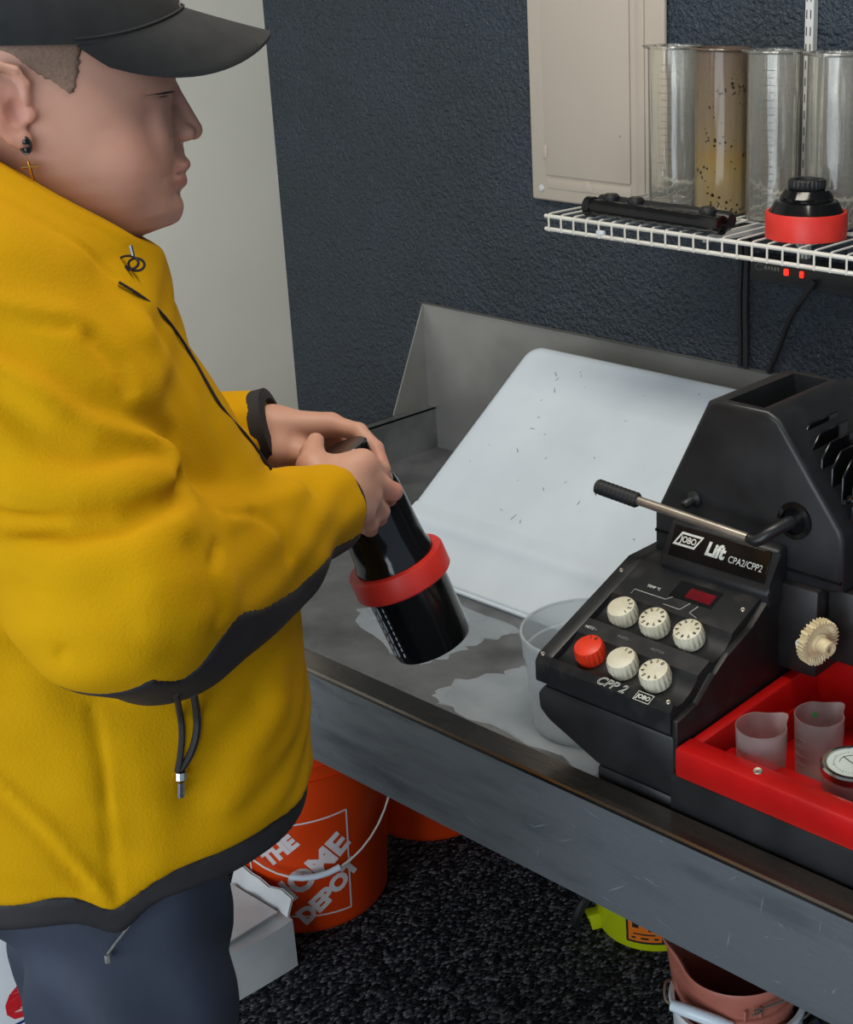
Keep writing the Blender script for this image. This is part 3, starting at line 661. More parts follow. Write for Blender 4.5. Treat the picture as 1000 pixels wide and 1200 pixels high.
def tank_lid():
    c = onZ(930, 283, ZW + .003); x, y = c[0] - .004, c[1] + .012
    x, y = -1.032, 1.640
    z = ZW + .0017
    t = thing('tank_lid', 'black tank lid with a ridged cap set in a red ring on the shelf', 'lid', (x, y, z)); T = Matrix.Translation((x, y, z))
    MB().lathe([(.052, 0), (.0575, 0), (.0578, .034), (.0565, .036), (.053, .036), (.052, .033)], T, 64, close=True).build('locking_ring', M['ring_red'], t)
    MB().lathe([(0, .004), (.0515, .004), (.0515, .036), (.050, .039), (.044, .050), (.037, .052), (.0375, .056), (.036, .058), (.031, .066), (.026, .067), (0, .067)], T, 48).build('funnel', M['black_gloss'], t, ang=25)
    fl = lambda r, zz, a: r + (.0010 * math.cos(a * 28) if r > .02 and .068 < zz < .079 else 0)
    MB().lathe([(0, .066), (.024, .067), (.0255, .069), (.0255, .078), (.024, .080), (.018, .080), (.017, .077), (0, .077)], T, 112, wob=fl).build('cap', M['black'], t)
tank_lid()

# ------------------------------------------------------------------ power strip and cords
def strip():
    x0 = -1.256; t = thing('power_strip', 'black power strip with two lit red lamps on the wall under the shelf', 'power strip', (x0, WY, 1.14))
    MB().box((x0, WY - .042, 1.135), (-.62, WY - .001, 1.176), .004).build('strip_body', M['black'], t)
    for xx, sz in ((-1.184, .0042), (-1.155, .0036)):
        s = MB(); s.box((xx - sz, WY - .046, 1.152), (xx + sz, WY - .041, 1.163), .002); s.build('lamp', M['led'], t)
    s = MB(); yy = WY - .0424
    s.tube([(-1.236 + .008 * math.cos(a), yy, 1.160 + .005 * math.sin(a)) for a in np.linspace(0, 2 * PI, 16)], .0006, 4)
    for k in range(5): s.box((-1.226 + k * .006, yy - .0003, 1.157), (-1.222 + k * .006, yy, 1.163))
    s.build('faded_print', M['faint_print'], t)
strip()
def cord(name, label, pts, r): tag(MB().tube(pts, r, 10, smooth=2).build(name, M['rubber'], None), label, 'cable', None)
yc = WY - .012
cord('electric_cable', 'black cord hanging straight down the wall, left one of the close pair', [(-1.292, WY - .02, 1.225), (-1.292, yc, 1.17), (-1.296, yc, 1.10), (-1.293, yc, 1.02), (-1.293, yc, .977)], .0042)
cord('electric_cable', 'thicker black cord hanging beside the straight thin one on the wall', [(-1.278, WY - .02, 1.225), (-1.280, yc, 1.18), (-1.284, yc, 1.10), (-1.281, yc, 1.02), (-1.281, yc, .978)], .0055)
pA = onY(950, 333, WY - .05)
cord('electric_cable', 'black cord slanting from the plug in the power strip down behind the processor', [(pA[0] + .006, WY - .048, pA[2] + .006), (pA[0] - .002, WY - .05, pA[2] - .01), (-1.19, WY - .02, 1.08), (-1.215, yc, 1.02), (-1.235, yc, .977)], .0048)

# ------------------------------------------------------------------ floor things
def wrap(cx, cy, r0, r1, h, a0, z0):
    """maps flat (x,y) onto the side of a tapered bucket"""
    def fn(c):
        z = z0 + c.y; r = r0 + (r1 - r0) * z / h + .0008 + c.z; a = a0 + c.x / ((r0 + r1) / 2)
        return (cx + r * math.cos(a), cy + r * math.sin(a), z)
    return fn
def bucket(name, cx, cy, r0, r1, h, m, label, group=None):
    t = thing(name, label, 'bucket', (cx, cy, 0), group); T = Matrix.Translation((cx, cy, 0)); k = lambda z: r0 + (r1 - r0) * z / h
    pr = [(0, .004), (r0 - .004, .004), (r1 - .004, h - .001), (r1 - .003, h), (r1 + .004, h), (r1 + .005, h - .006), (k(h - .02) + .001, h - .008), (k(h - .03) + .001, h - .03), (k(h - .03) + .005, h - .031), (k(h - .035) + .005, h - .035), (k(h - .04) + .001, h - .038), (k(h - .055) + .001, h - .055), (k(h - .055) + .006, h - .056), (k(h - .06) + .006, h - .060), (k(h - .062), h - .063), (k(.012), .012), (r0, .006), (r0 - .004, 0), (0, 0)]
    MB().lathe(pr, T, 64).build('bucket_wall', m, t, ang=30); return t
bx, by = -1.862, 1.322
ob = bucket('orange_bucket', bx, by, .133, .153, .37, M['orange'], 'orange bucket with a white printed square logo and wire handle beside the white box')
A0 = math.atan2(0 - by, 0 - bx) - .12
fnB = wrap(bx, by, .133, .153, .37, A0, .143)
def logo_square():
    rot = Matrix.Rotation(math.radians(38), 3, 'Z'); hs = .092
    s = MB()
    def band(p, q, w):
        p = Vector(p); q = Vector(q); d = (q - p).normalized(); nn = Vector((-d.y, d.x)) * w
        for i in range(12):
            a = p.lerp(q, i / 12); b = p.lerp(q, (i + 1) / 12)
            s.quad(*[fnB(Vector((v.x, v.y, 0))) for v in (a - nn, b - nn, b + nn, a + nn)])
    C4 = [(-.098, -.098), (.082, -.110), (.082, .094), (-.098, .082)]
    for i in range(4): band(C4[i], C4[(i + 1) % 4], .0016)
    s.build('logo_frame', M['white_print'], ob, smooth=False)
    for body, sz, x, y, sx in (('THE', .040, -.036, .034, 1.0), ('HOME', .062, .010, -.018, 1.0), ('DEPOT', .045, .042, -.066, 1.0)):
        ct, st = math.cos(.70), math.sin(.70)
        f2 = lambda c, ct=ct, st=st, x=x, y=y: fnB(Vector((c.x * ct - c.y * st * .85 + x, c.x * st + c.y * ct + y, c.z)))
        text('lettering', body, sz, None, M['white_print'], ob, fn=f2, weight=.0026, extrude=.0001, space=.98)
logo_square()
def handle(t, cx, cy, r, zp, a_mid, drop, m, grip_m, out=.012, gl=.05):
    pts = []
    for k in range(25):
        u = -1 + 2 * k / 24; a = a_mid + u * PI / 2; rr = r + out
        pts.append((cx + rr * math.cos(a), cy + rr * math.sin(a), zp - drop * math.cos(u * PI / 2)))
    w = MB().tube(pts, .0018, 6).build('wire_handle', m, t)
    mid = [pts[i] for i in (10, 11, 12, 13, 14)]
    MB().tube(mid, [.006, .0055, .0055, .0055, .006], 10).build('handle_grip', grip_m, w)
handle(ob, bx, by, .150, .300, A0 + .14, .165, M['white_wire'], M['white_plastic'])
bucket('orange_bucket', -1.885, 1.645, .133, .153, .37, M['orange'], 'second orange bucket farther back under the sink, mostly hidden by the sink front')
# white bucket with red and blue print
wx, wy = -2.035, .865
wb = bucket('white_bucket', wx, wy, .140, .152, .36, M['white_pail'], 'white bucket with red and blue lettering at the bottom left behind the trousers')
Aw = math.atan2(-wy, -wx)
fw1 = wrap(wx, wy, .140, .152, .36, Aw + .10, .098)
def sl(x, y, k=.30): return lambda c: fw1(Vector((c.x + x, c.y + y + (c.x + x) * k, c.z)))
text('lettering', 'os', .115, None, M['logo_red'], wb, fn=sl(.0, .0), weight=.007, shear=.25, extrude=.0001)
text('lettering', 'W', .034, None, M['logo_blue'], wb, fn=sl(.052, -.046), weight=.003, shear=.2, extrude=.0001)
s = MB()
for k in range(3):
    f = sl(0, 0)
    for i in range(8):
        a = -.1 + i * .0165; q = -.052 - k * .009; s.quad(*[f(Vector(v)) for v in ((a, q, 0), (a + .0166, q, 0), (a + .0166, q + .005, 0), (a, q + .005, 0))])
s.build('printed_stripes', M['logo_blue'], wb, smooth=False)
# flattened white carton with a raised flap
def carton():
    t = thing('white_carton', 'crumpled white cardboard box with a raised flap on the carpet beside the bucket', 'box', (-1.83, 1.05, 0))
    x0, x1, y0, y1, h = -1.875, -1.718, .93, 1.170, .098
    def w(x, y, z): return Vector((x + .004 * math.sin(23 * y + 9 * z), y + .003 * math.sin(31 * x), z + (.007 * math.sin(14 * y + 1) * math.cos(11 * x) if z > .05 else 0)))
    s = MB(); n = 10
    s.grid(lambda u, v: w(x1, y0 + (y1 - y0) * u, h * v), n, 5); s.grid(lambda u, v: w(x0, y0 + (y1 - y0) * u, h * v), n, 5)
    s.grid(lambda u, v: w(x0 + (x1 - x0) * u, y0, h * v), n, 5); s.grid(lambda u, v: w(x0 + (x1 - x0) * u, y1, h * v), n, 5)
    s.grid(lambda u, v: w(x0 + (x1 - x0) * u, y0 + (y1 - y0) * v, h), n, n); s.grid(lambda u, v: w(x0 + (x1 - x0) * u, y0 + (y1 - y0) * v, 0.0005), n, n)
    bmesh.ops.remove_doubles(s.bm, verts=s.bm.verts, dist=.0015)
    s.build('box_body', M['card'], t, ang=35)
    f = lambda u, v: Vector((x0 + (x1 - x0) * u, y1 - .004 + .012 * v + .002 * math.sin(18 * u), h + .004 * math.sin(9 * u) + .030 * v))
    s = MB(); s.grid(f, 10, 3); s.grid(lambda u, v: f(u, v) + Vector((0, -.004, 0)), 10, 3); s.build('flap', M['card'], t)
    f3 = lambda u, v: Vector((x0 + .015 + .125 * u, y0 + .015 + .21 * v, h + .009 + .008 * math.sin(5 * v + 1) * (1 - u)))
    s = MB(); s.grid(f3, 6, 6); s.grid(lambda u, v: f3(u, v) - Vector((0, 0, .003)), 6, 6); s.build('inner_flap', M['card'], t)
carton()
# yellow-green bucket with warning label under the sink
yx, yy = -1.315, 1.655
yb = thing('yellow_green_pail', 'yellow green plastic pail with an orange and white label under the sink', 'bucket', (yx, yy, 0))
T = Matrix.Translation((yx, yy, 0))
MB().lathe([(0, .004), (.108, .004), (.122, .28), (.127, .28), (.112, .004), (.110, 0), (0, 0)], T, 56).build('bucket_wall', M['yellow_green'], yb)
Ay = math.atan2(-yy, -yx); fy = wrap(yx, yy, .1118, .1270, .28, Ay - .05, -.006)
def patch(name, x0, x1, y0, y1, m, parent, off=0.0, nx=8):
    s = MB(); s.grid(lambda u, v: fy(Vector((x0 + (x1 - x0) * u, y0 + (y1 - y0) * v, off))), nx, 2); return s.build(name, m, parent)
lb = patch('label_backing', -.055, .075, .022, .12, M['ink'], yb)
patch('orange_panel', -.050, .012, .027, .115, M['label_orange'], lb, .0006); patch('white_panel', .016, .072, .027, .115, M['white_print'], lb, .0006)
for a, b, c_, d in ((-.012, -.004, .05, .10), (.0, .006, .05, .095), (-.042, -.03, .055, .07), (-.03, -.02, .07, .085), (-.044, .006, .032, .036), (-.04, .0, .041, .044)): patch('pictogram', a, b, c_, d, M['ink'], lb, .0011, 2)
s = MB(); s.tube([fy(Vector((.034 + .012 * math.cos(a), .052 + .012 * math.sin(a), .001))) for a in np.linspace(0, 2 * PI, 20)], .0012, 5); s.tube([fy(Vector((.026, .044, .001))), fy(Vector((.042, .060, .001)))], .0012, 5); s.build('pictogram', M['logo_blue'], lb)
# black clamp and spout lug on its left side
d1 = Vector((math.cos(Ay - 1.25), math.sin(Ay - 1.25), 0)); tn = Vector((-d1.y, d1.x, 0)); pb = Vector((yx, yy, 0)) + d1 * .112
s = MB(); s.prism([(0, 0), (.03, .0), (.012, .05), (.045, .085), (.045, .12), (0, .12)], 'y', -.012, .012, .003)
bmesh.ops.transform(s.bm, matrix=frame_m(pb - d1 * .006 + Vector((0, 0, .03)), d1, -tn), verts=s.bm.verts)
for v in s.bm.verts: pass
s.build('lug', M['yellow_green'], yb)
MB().tube([pb + d1 * .005 + Vector((0, 0, .07)), pb + d1 * .03 + Vector((0, 0, .062)) + tn * .01, pb + d1 * .045 + Vector((0, 0, .03)) + tn * .012, pb + d1 * .04 + Vector((0, 0, .012))], .009, 8, smooth=1).build('hose_grip', M['rubber'], yb)
# white pail with a pink pouring pail nested in it
c = onZ(866, 1124, .35); px_, py_ = c[0], c[1]
wp = thing('white_pail', 'white pail with a white handle grip holding the pink pouring pail', 'bucket', (px_, py_, 0)); T = Matrix.Translation((px_, py_, 0))
MB().lathe([(0, .003), (.070, .003), (.0875, .295), (.0865, .298), (.093, .300), (.0945, .294), (.090, .290), (.073, .004), (.071, 0), (0, 0)], T, 56).build('bucket_wall', M['white_pail'], wp)
Ap = math.atan2(-py_, -px_)
dpp = float((np.array([px_ + .100 * math.cos(Ap - .5), py_ + .100 * math.sin(Ap - .5), .28]) - CAM) @ fw) - .012
pts = [Vector((px_ + .094 * math.cos(Ap - 1.72), py_ + .094 * math.sin(Ap - 1.72), .300)), Vector(at(779, 1150, dpp + .05)), Vector(at(779, 1172, dpp + .03)), Vector(at(788, 1178, dpp + .02)), Vector(at(820, 1190, dpp)), Vector(at(858, 1204, dpp)), Vector(at(900, 1206, dpp + .02)), Vector((px_ + .104 * math.cos(Ap + 1.3), py_ + .104 * math.sin(Ap + 1.3), .285)), Vector((px_ + .094 * math.cos(Ap + 1.5), py_ + .094 * math.sin(Ap + 1.5), .300))]
w = MB().tube(pts, .0018, 6, smooth=2).build('wire_handle', M['dull_metal'], wp)
MB().tube(pts[3:6], [.0075, .0085, .0075], 10, smooth=2).build('handle_grip', M['white_plastic'], w)
pk = thing('pink_pail', 'dusty pink pouring pail with a spout nested in the white pail', 'bucket', (px_, py_, .05)); 
sp_a = math.atan2(onZ(782, 1106, .36)[1] - py_, onZ(782, 1106, .36)[0] - px_)
def wobp(r, z, a):
    d = (a - sp_a + PI) % (2 * PI) - PI; return r + .026 * math.exp(-(d / .3) ** 2) * max(0, (z - .28) / .08)
o = MB(); o.lathe([(0, .056), (.058, .056), (.0765, .356), (.080, .358), (.0815, .355), (.0795, .345), (.0785, .310), (.060, .054), (0, .052)], T, 64, wob=wobp)
for v in o.bm.verts:
    d = (math.atan2(v.co.y - py_, v.co.x - px_) - sp_a + PI) % (2 * PI) - PI
    if v.co.z > .3: v.co.z += .022 * math.exp(-(d / .45) ** 2)
o.build('pail_wall', M['pink'], pk)
MB().lathe([(.0795, .312), (.083, .313), (.083, .319), (.0795, .320)], T, 56, close=True).build('rim_band', M['pink'], pk)
ha = Ap + .42; hp = Vector((px_ + .0815 * math.cos(ha), py_ + .0815 * math.sin(ha), .335)); hd = Vector((math.cos(ha), math.sin(ha), 0)); ht = Vector((-hd.y, hd.x, 0))
MB().tube([hp + hd * .004 - ht * .002, hp + hd * .006 - ht * .018, hp + hd * .006 - ht * .016 + Vector((0, 0, .006)), hp + hd * .006 + ht * .03 + Vector((0, 0, .010))], .0016, 6).build('wire_handle', M['dull_metal'], pk)
for q in (-.026, -.004): MB().box(hp + ht * q - Vector((.002, .002, .012)), hp + ht * q + Vector((.002, .002, .004)), .001).build('handle_lug', M['pink'], pk)
c = onZ(972, 1196, .20)
bb = thing('blue_bottle', 'dark blue bottle just visible under the sink at the bottom right', 'bottle', (c[0], c[1], 0))
MB().lathe([(0, 0), (.034, 0), (.036, .01), (.036, .16), (.03, .185), (.014, .2), (.014, .205), (0, .205)], Matrix.Translation((c[0], c[1], 0)), 28).build('bottle_body', M['blue'], bb)
MB().lathe([(0, .203), (.016, .203), (.016, .225), (0, .226)], Matrix.Translation((c[0], c[1], 0)), 24).build('cap', M['black'], bb)

# ------------------------------------------------------------------ signed-distance sculpting (meshed by surface nets)
def smin(a, b, k):
    h = np.clip(.5 + .5 * (b - a) / k, 0, 1); return b + (a - b) * h - k * h * (1 - h)
def smax(a, b, k): return -smin(-a, -b, k)
def cone(P, a, b, ra, rb):
    a = np.asarray(a, np.float32); b = np.asarray(b, np.float32); ba = b - a; h = np.clip(((P - a) @ ba) / max(1e-9, ba @ ba), 0, 1)
    return np.linalg.norm(P - a - h[:, None] * ba, axis=1) - (ra + (rb - ra) * h)
def ell(P, c, r):
    q = (P - np.asarray(c, np.float32)) / np.asarray(r, np.float32); k0 = np.linalg.norm(q, axis=1); k1 = np.linalg.norm(q / np.asarray(r, np.float32), axis=1)
    return k0 * (k0 - 1) / np.maximum(k1, 1e-9)
def chain(P, pts, rs, k=.006):
    d = None
    for i in range(len(pts) - 1):
        e = cone(P, pts[i], pts[i + 1], rs[i], rs[i + 1]); d = e if d is None else smin(d, e, k)
    return d
def sdf_mesh(fn, lo, hi, h, blk=8):
    lo = np.asarray(lo, float); n = np.ceil((np.asarray(hi) - lo) / h / blk).astype(int); N = n * blk + 1
    bc = np.stack(np.meshgrid(*[np.arange(k) for k in n], indexing='ij'), -1).reshape(-1, 3)
    d = fn((lo + (bc * blk + blk / 2) * h).astype(np.float32)); lim = blk * h * .87 * 1.35 + h
    V = np.empty(N, np.float32)
    V[:-1, :-1, :-1] = np.kron(d.reshape(n), np.ones((blk,) * 3)); V[-1] = V[-2]; V[:, -1] = V[:, -2]; V[:, :, -1] = V[:, :, -2]
    act = np.zeros(N, bool); A = np.zeros(N, bool); A[:-1, :-1, :-1] = np.kron(np.abs(d.reshape(n)) < lim, np.ones((blk,) * 3)) > 0
    act |= A; act[1:] |= A[:-1]; act[:, 1:] |= act[:, :-1]; act[:, :, 1:] |= act[:, :, :-1]
    I = np.argwhere(act)
    vals = np.empty(len(I), np.float32)
    for s0 in range(0, len(I), 400000): vals[s0:s0 + 400000] = fn((lo + I[s0:s0 + 400000] * h).astype(np.float32))
    V[act] = vals
    S = V < 0
    c = [S[i:N[0] - 1 + i, j:N[1] - 1 + j, k:N[2] - 1 + k] for i in (0, 1) for j in (0, 1) for k in (0, 1)]
    cnt = sum(x.astype(np.int8) for x in c); cells = np.argwhere((cnt > 0) & (cnt < 8))
    off = np.array([(i, j, k) for i in (0, 1) for j in (0, 1) for k in (0, 1)])
    cv = np.stack([V[cells[:, 0] + o[0], cells[:, 1] + o[1], cells[:, 2] + o[2]] for o in off], 1)
    acc = np.zeros((len(cells), 3)); num = np.zeros(len(cells))
    for a in range(8):
        for b in range(a + 1, 8):
            if np.abs(off[a] - off[b]).sum() != 1: continue
            m_ = (cv[:, a] < 0) != (cv[:, b] < 0); t = cv[:, a] / np.where(m_, cv[:, a] - cv[:, b], 1)
            acc += np.where(m_[:, None], off[a] + t[:, None] * (off[b] - off[a]), 0); num += m_
    verts = lo + (cells + acc / num[:, None]) * h
    idx = -np.ones(np.array(N) - 1, int); idx[tuple(cells.T)] = np.arange(len(cells)); F = []
    for ax in range(3):
        o = [0, 0, 0]; sl0 = [slice(1, -1)] * 3; sl1 = [slice(1, -1)] * 3; sl0[ax] = slice(0, -1); sl1[ax] = slice(1, None)
        s0 = S[tuple(sl0)]; s1 = S[tuple(sl1)]; e = np.argwhere(s0 != s1); flip = s0[tuple(e.T)]
        p = e.copy() + 1; p[:, ax] -= 1; u, v = [(1, 2), (2, 0), (0, 1)][ax]
        def q(du, dv):
            r = p.copy(); r[:, u] += du; r[:, v] += dv; return idx[tuple(r.T)]
        f = np.stack([q(-1, -1), q(0, -1), q(0, 0), q(-1, 0)], 1); f[~flip] = f[~flip][:, ::-1]; F.append(f)
    F = np.concatenate(F); F = F[(F >= 0).all(1)]
    return verts, F
def mesh_from(name, parts, m, parent, color=None):
    V = []; F = []; o = 0
    for v, f in parts: V.append(v); F.append(f + o); o += len(v)
    V = np.concatenate(V); F = np.concatenate(F)
    me = bpy.data.meshes.new(name); me.vertices.add(len(V)); me.vertices.foreach_set('co', V.astype(np.float32).ravel())
    me.loops.add(F.size); me.loops.foreach_set('vertex_index', F.ravel().astype(np.int32))
    me.polygons.add(len(F)); me.polygons.foreach_set('loop_start', np.arange(0, F.size, 4, dtype=np.int32)); me.polygons.foreach_set('loop_total', np.full(len(F), 4, np.int32))
    me.polygons.foreach_set('use_smooth', np.ones(len(F), bool)); me.update(calc_edges=True); me.validate()
    if color is not None:
        ca = me.color_attributes.new('tint', 'FLOAT_COLOR', 'POINT'); c = color(V.astype(np.float32)); ca.data.foreach_set('color', c.astype(np.float32).ravel())
    return link(name, me, m, parent)
def march(fn, px, t0=.8, t1=2.2):
    """first hit of a sight line on a surface: gives the 3-D place of a seam or fold"""
    out = []
    for x, y in px:
        r = ray(x, y); t = t0
        for _ in range(90):
            d = float(fn((CAM + r * t)[None].astype(np.float32))[0])
            if d < .0008 or t > t1: break
            t += max(d * .6, .0006)
        out.append(CAM + r * t)
    return np.array(out)
def dist_poly(P, Q):
    d = np.full(len(P), 9., np.float32)
    for a, b in zip(Q[:-1], Q[1:]): d = np.minimum(d, cone(P, a, b, 0, 0))
    return d

# ------------------------------------------------------------------ the person at the sink
Z3 = np.array([0, 0, 1.])
Fb = np.array([.35, .937, 0]); Fb /= np.linalg.norm(Fb); Rb = np.array([Fb[1], -Fb[0], 0])
Bo = at(60, 800, 1.295); Bo[2] = 0
Fh = np.array([.405, .914, 0]); Fh /= np.linalg.norm(Fh); Rh = np.array([Fh[1], -Fh[0], 0])
Ho = at(213, 110, 1.20)
def bw(r, f, z): return Bo + Rb * r + Fb * f + Z3 * z
def hw(x, y, z): return Ho + (Rh * x + Fh * y + Z3 * z) * .01
MBody = np.stack([Rb, Fb, Z3], 1).astype(np.float32); MHead = np.stack([Rh, Fh, Z3], 1).astype(np.float32)
def loc_b(P): return (P - Bo.astype(np.float32)) @ MBody
def loc_h(P): return ((P - Ho.astype(np.float32)) @ MHead) * 100
person = thing('person', 'person in a yellow fleece jacket and black cap holding the black tank over the sink', 'person', (Bo[0], Bo[1], 0))
# --- head
hz = [-13, -11.7, -11.2, -10.7, -9.5, -8.3, -7, -5.5, -4, -2, 0, 1, 3, 6, 8, 10.5, 12]
hf = [-5.5, -4.4, -2.9, -1.75, -1.2, -1.45, -1.35, -1.15, -1.2, -1.25, -.75, -.4, -.45, -1.1, -2.4, -6, -10]
hb = [-13, -13, -13, -13, -13.2, -14, -15.5, -17, -18, -19, -19.6, -19.8, -20, -19.3, -18, -15, -12]
hx = [2.2, 3.6, 4.3, 5.0, 6.0, 6.8, 7.3, 7.6, 7.7, 7.7, 7.7, 7.7, 7.7, 7.4, 6.7, 4.6, 1.5]
from_z = lambda z, t: np.interp(z, hz, t)
def sd_skull(q):
    x, y, z = q[:, 0], q[:, 1], q[:, 2]; f = from_z(z, hf); b_ = from_z(z, hb); w = from_z(z, hx)
    c = (f + b_) / 2; l = (f - b_) / 2; n = np.where(y > c, 2.0, 2.35)
    return (((np.abs(x) / w) ** n + (np.abs(y - c) / l) ** n) ** (1 / n) - 1) * np.minimum(w, l) * .9
EARP = [(8.05, -12.9, .5), (8.2, -12.8, 1.9), (8.35, -13.4, 2.95), (8.5, -14.5, 3.3), (8.65, -15.6, 2.7), (8.7, -16.0, 1.4), (8.5, -15.7, 0), (8.3, -15.0, -1.3), (8.1, -14.2, -2.2), (8.0, -13.7, -2.4)]
HG = []
def sd_head(P):
    q = loc_h(P); d = smax(sd_skull(q), q[:, 2] - 11.6, 1.0); d = smax(d, -11.75 - q[:, 2] - .12 * (q[:, 1] + 4.5), .6)
    d = smin(d, cone(q, (0, -11.2, -7), (0, -11.6, -17), 5.9, 6.2), 1.6)
    s = np.abs(q[:, 0:1]); qs = np.concatenate([s, q[:, 1:]], 1)                     # mirrored
    d = smin(d, ell(qs, (4.4, -6.4, -5.0), (2.8, 2.2, 3.2)), 1.8); d = smin(d, ell(qs, (2.9, -3.1, -2.7), (2.0, 1.3, 2.3)), 1.4)                    # full cheeks
    d = smin(d, ell(q, (0, -2.5, -9.5), (2.6, 1.45, 1.6)), .9)                       # chin
    d = smin(d, cone(q, (0, -.62, .35), (0, .50, -3.05), .52, .93), .55)             # nose
    d = smin(d, ell(q, (0, -1.2, -2.6), (1.9, 1.25, 1.6)), .8); d = smin(d, ell(qs, (1.2, -.40, -3.2), (.75, 1.0, .75)), .35)
    d = smax(d, -ell(qs, (.62, .25, -3.95), (.38, .6, .32)), .2)
    d = smax(d, -(cone(qs, (1.9, -.2, -2.6), (2.3, -.7, -4.0), .12, .12)), .5)
    d = smin(d, ell(q, (0, -1.6, -6.4), (3.0, 1.2, 1.9)), .6); d = smin(d, ell(q, (0, -.84, -5.85), (2.7, .86, .66)), .3)                      # lips
    d = smin(d, ell(q, (0, -1.17, -7.3), (2.4, .78, .64)), .25)
    d = smax(d, -cone(qs, (0, -.05, -6.62), (2.9, -1.5, -6.45), .15, .12), .22)
    d = smax(d, -ell(qs, (2.9, .10, .6), (1.8, .8, .7)), .9)                     # sockets
    for Q, A, w_ in HG: d = d + A * np.exp(-(dist_poly(q, Q) / w_) ** 2)
    d = smin(d, ell(q, (0, -1.15, -4.7), (1.6, .8, 1.0)), .5)
    # ears
    d = smin(d, ell(qs, (7.85, -14.3, .4), (.55, 1.7, 2.7)), .4)
    d = smin(d, chain(qs, EARP, [.34, .36, .38, .40, .42, .42, .40, .42, .5, .62], .2), .22)
    d = smin(d, chain(qs, [(8.1, -14.6, 2.0), (8.3, -15.0, .8), (8.2, -14.6, -.7), (8.1, -14.0, -1.4)], [.3, .34, .34, .3], .2), .25)
    d = smin(d, ell(qs, (8.0, -12.75, -.5), (.42, .5, .62)), .3)
    d = smin(d, ell(qs, (7.95, -13.55, -2.3), (.42, .75, .85)), .3)
    d = smax(d, -ell(qs, (8.6, -13.75, -.25), (.75, .75, 1.1)), .3)
    return d * .01
HG = [(loc_h(march(sd_head, px).astype(np.float32)), A, w_) for px, A, w_ in (([(217, 204), (208, 205), (199, 206.5), (192, 209)], .22, .16), ([(206, 107.5), (195, 109), (183, 110.5), (170, 112)], .15, .16), ([(200, 118), (190, 120), (178, 119)], -.05, .3), ([(207, 148), (201, 158), (203, 170)], .10, .25))]
def W(*a): return at(*a)
# --- hands closed on the lid of the tank
nW, fW = W(386, 592, 1.43), W(320, 506, 1.605)
nEl, fEl = W(138, 690, 1.08), W(190, 585, 1.62)
def sd_hands(P):
    d = cone(P, nW + (nEl - nW) * .25, nW, .034, .030)
    K = [W(424, 544, 1.478), W(434, 562, 1.484), W(433, 583, 1.482), W(424, 602, 1.47)]
    for j, (k, s) in enumerate(zip(K, (.0175, .018, .018, .017))): d = smin(d, cone(P, nW + (k - K[1]) * .35, k, s + .004, .0125 if j else .0135), .014)
    th = [W(378, 566, 1.445), W(366, 548, 1.46), W(366, 531, 1.478), W(370, 517, 1.492)]
    d = smin(d, chain(P, th, [.018, .0125, .0112, .0092], .008), .010)
    d = smin(d, cone(P, th[1], K[0], .012, .0125), .016)
    fg = [[K[0], W(446, 551, 1.508), W(450, 560, 1.54), W(440, 566, 1.565)],
          [K[1], W(461, 576, 1.512), W(455, 584, 1.548), W(443, 585, 1.57)],
          [K[2], W(446, 599, 1.508), W(444, 607, 1.545), W(432, 606, 1.568)],
          [K[3], W(434, 613, 1.498), W(434, 620, 1.53), W(424, 618, 1.553)]]
    for j, f in enumerate(fg): d = smin(d, chain(P, f, [.0122, .0098, .0090, .0078] if j < 3 else [.0108, .0088, .008, .007], .004), .0055)
    # far hand laid over the lid
    e = cone(P, fW + (fEl - fW) * .3, fW, .036, .031)
    KF = [W(387, 498, 1.608), W(383, 512, 1.640), W(377, 524, 1.662), W(368, 536, 1.68)]
    for j, k in enumerate(KF): e = smin(e, cone(P, fW + (k - KF[1]) * .4, k, .021, .0145), .014)
    e = smin(e, cone(P, W(326, 528, 1.585), W(352, 533, 1.60), .021, .017), .014)
    fg = [[KF[0], W(420, 506, 1.598), W(440, 526, 1.582), W(450, 550, 1.566)],
          [KF[1], W(418, 524, 1.632), W(440, 548, 1.618), W(447, 568, 1.598)],
          [KF[2], W(412, 540, 1.655), W(434, 564, 1.642), W(440, 582, 1.622)],
          [KF[3], W(400, 556, 1.672), W(420, 576, 1.66), W(427, 592, 1.642)]]
    for j, f in enumerate(fg): e = smin(e, chain(P, f, [.0128, .0102, .0092, .008], .004), .0055)
    e = smin(e, chain(P, [W(345, 530, 1.59), W(362, 538, 1.575), W(380, 545, 1.572)], [.016, .011, .009], .006), .010)
    return np.minimum(d, e)
def sd_core(P):                                   # everything under the clothes
    q = loc_b(P)
    d = ell(q, (0, .03, 1.12), (.17, .13, .26)); d = smin(d, ell(q, (0, .01, .92), (.13, .11, .14)), .05)
    hn = loc_b(hw(0, -10.5, -15)[None].astype(np.float32))[0]
    d = smin(d, cone(q, (0, .03, 1.30), hn, .075, .06), .04)
    for s, sh, el_, w_ in ((1, W(-25, 350, 1.08), nEl, nW), (-1, bw(-.19, .02, 1.33), fEl, fW)):
        d = smin(d, cone(P, sh, el_, .05, .042), .03); d = smin(d, cone(P, el_, w_, .042, .029), .02)
        d = smin(d, cone(q, (s * .085, .02, .88), (s * .095, .02, .48), .072, .055), .04); d = smin(d, cone(q, (s * .095, .02, .48), (s * .115, .02, .07), .05, .035), .02)
        d = smin(d, cone(q, (s * .115, .0, .05), (s * .125, .15, .035), .035, .028), .02)
    return d
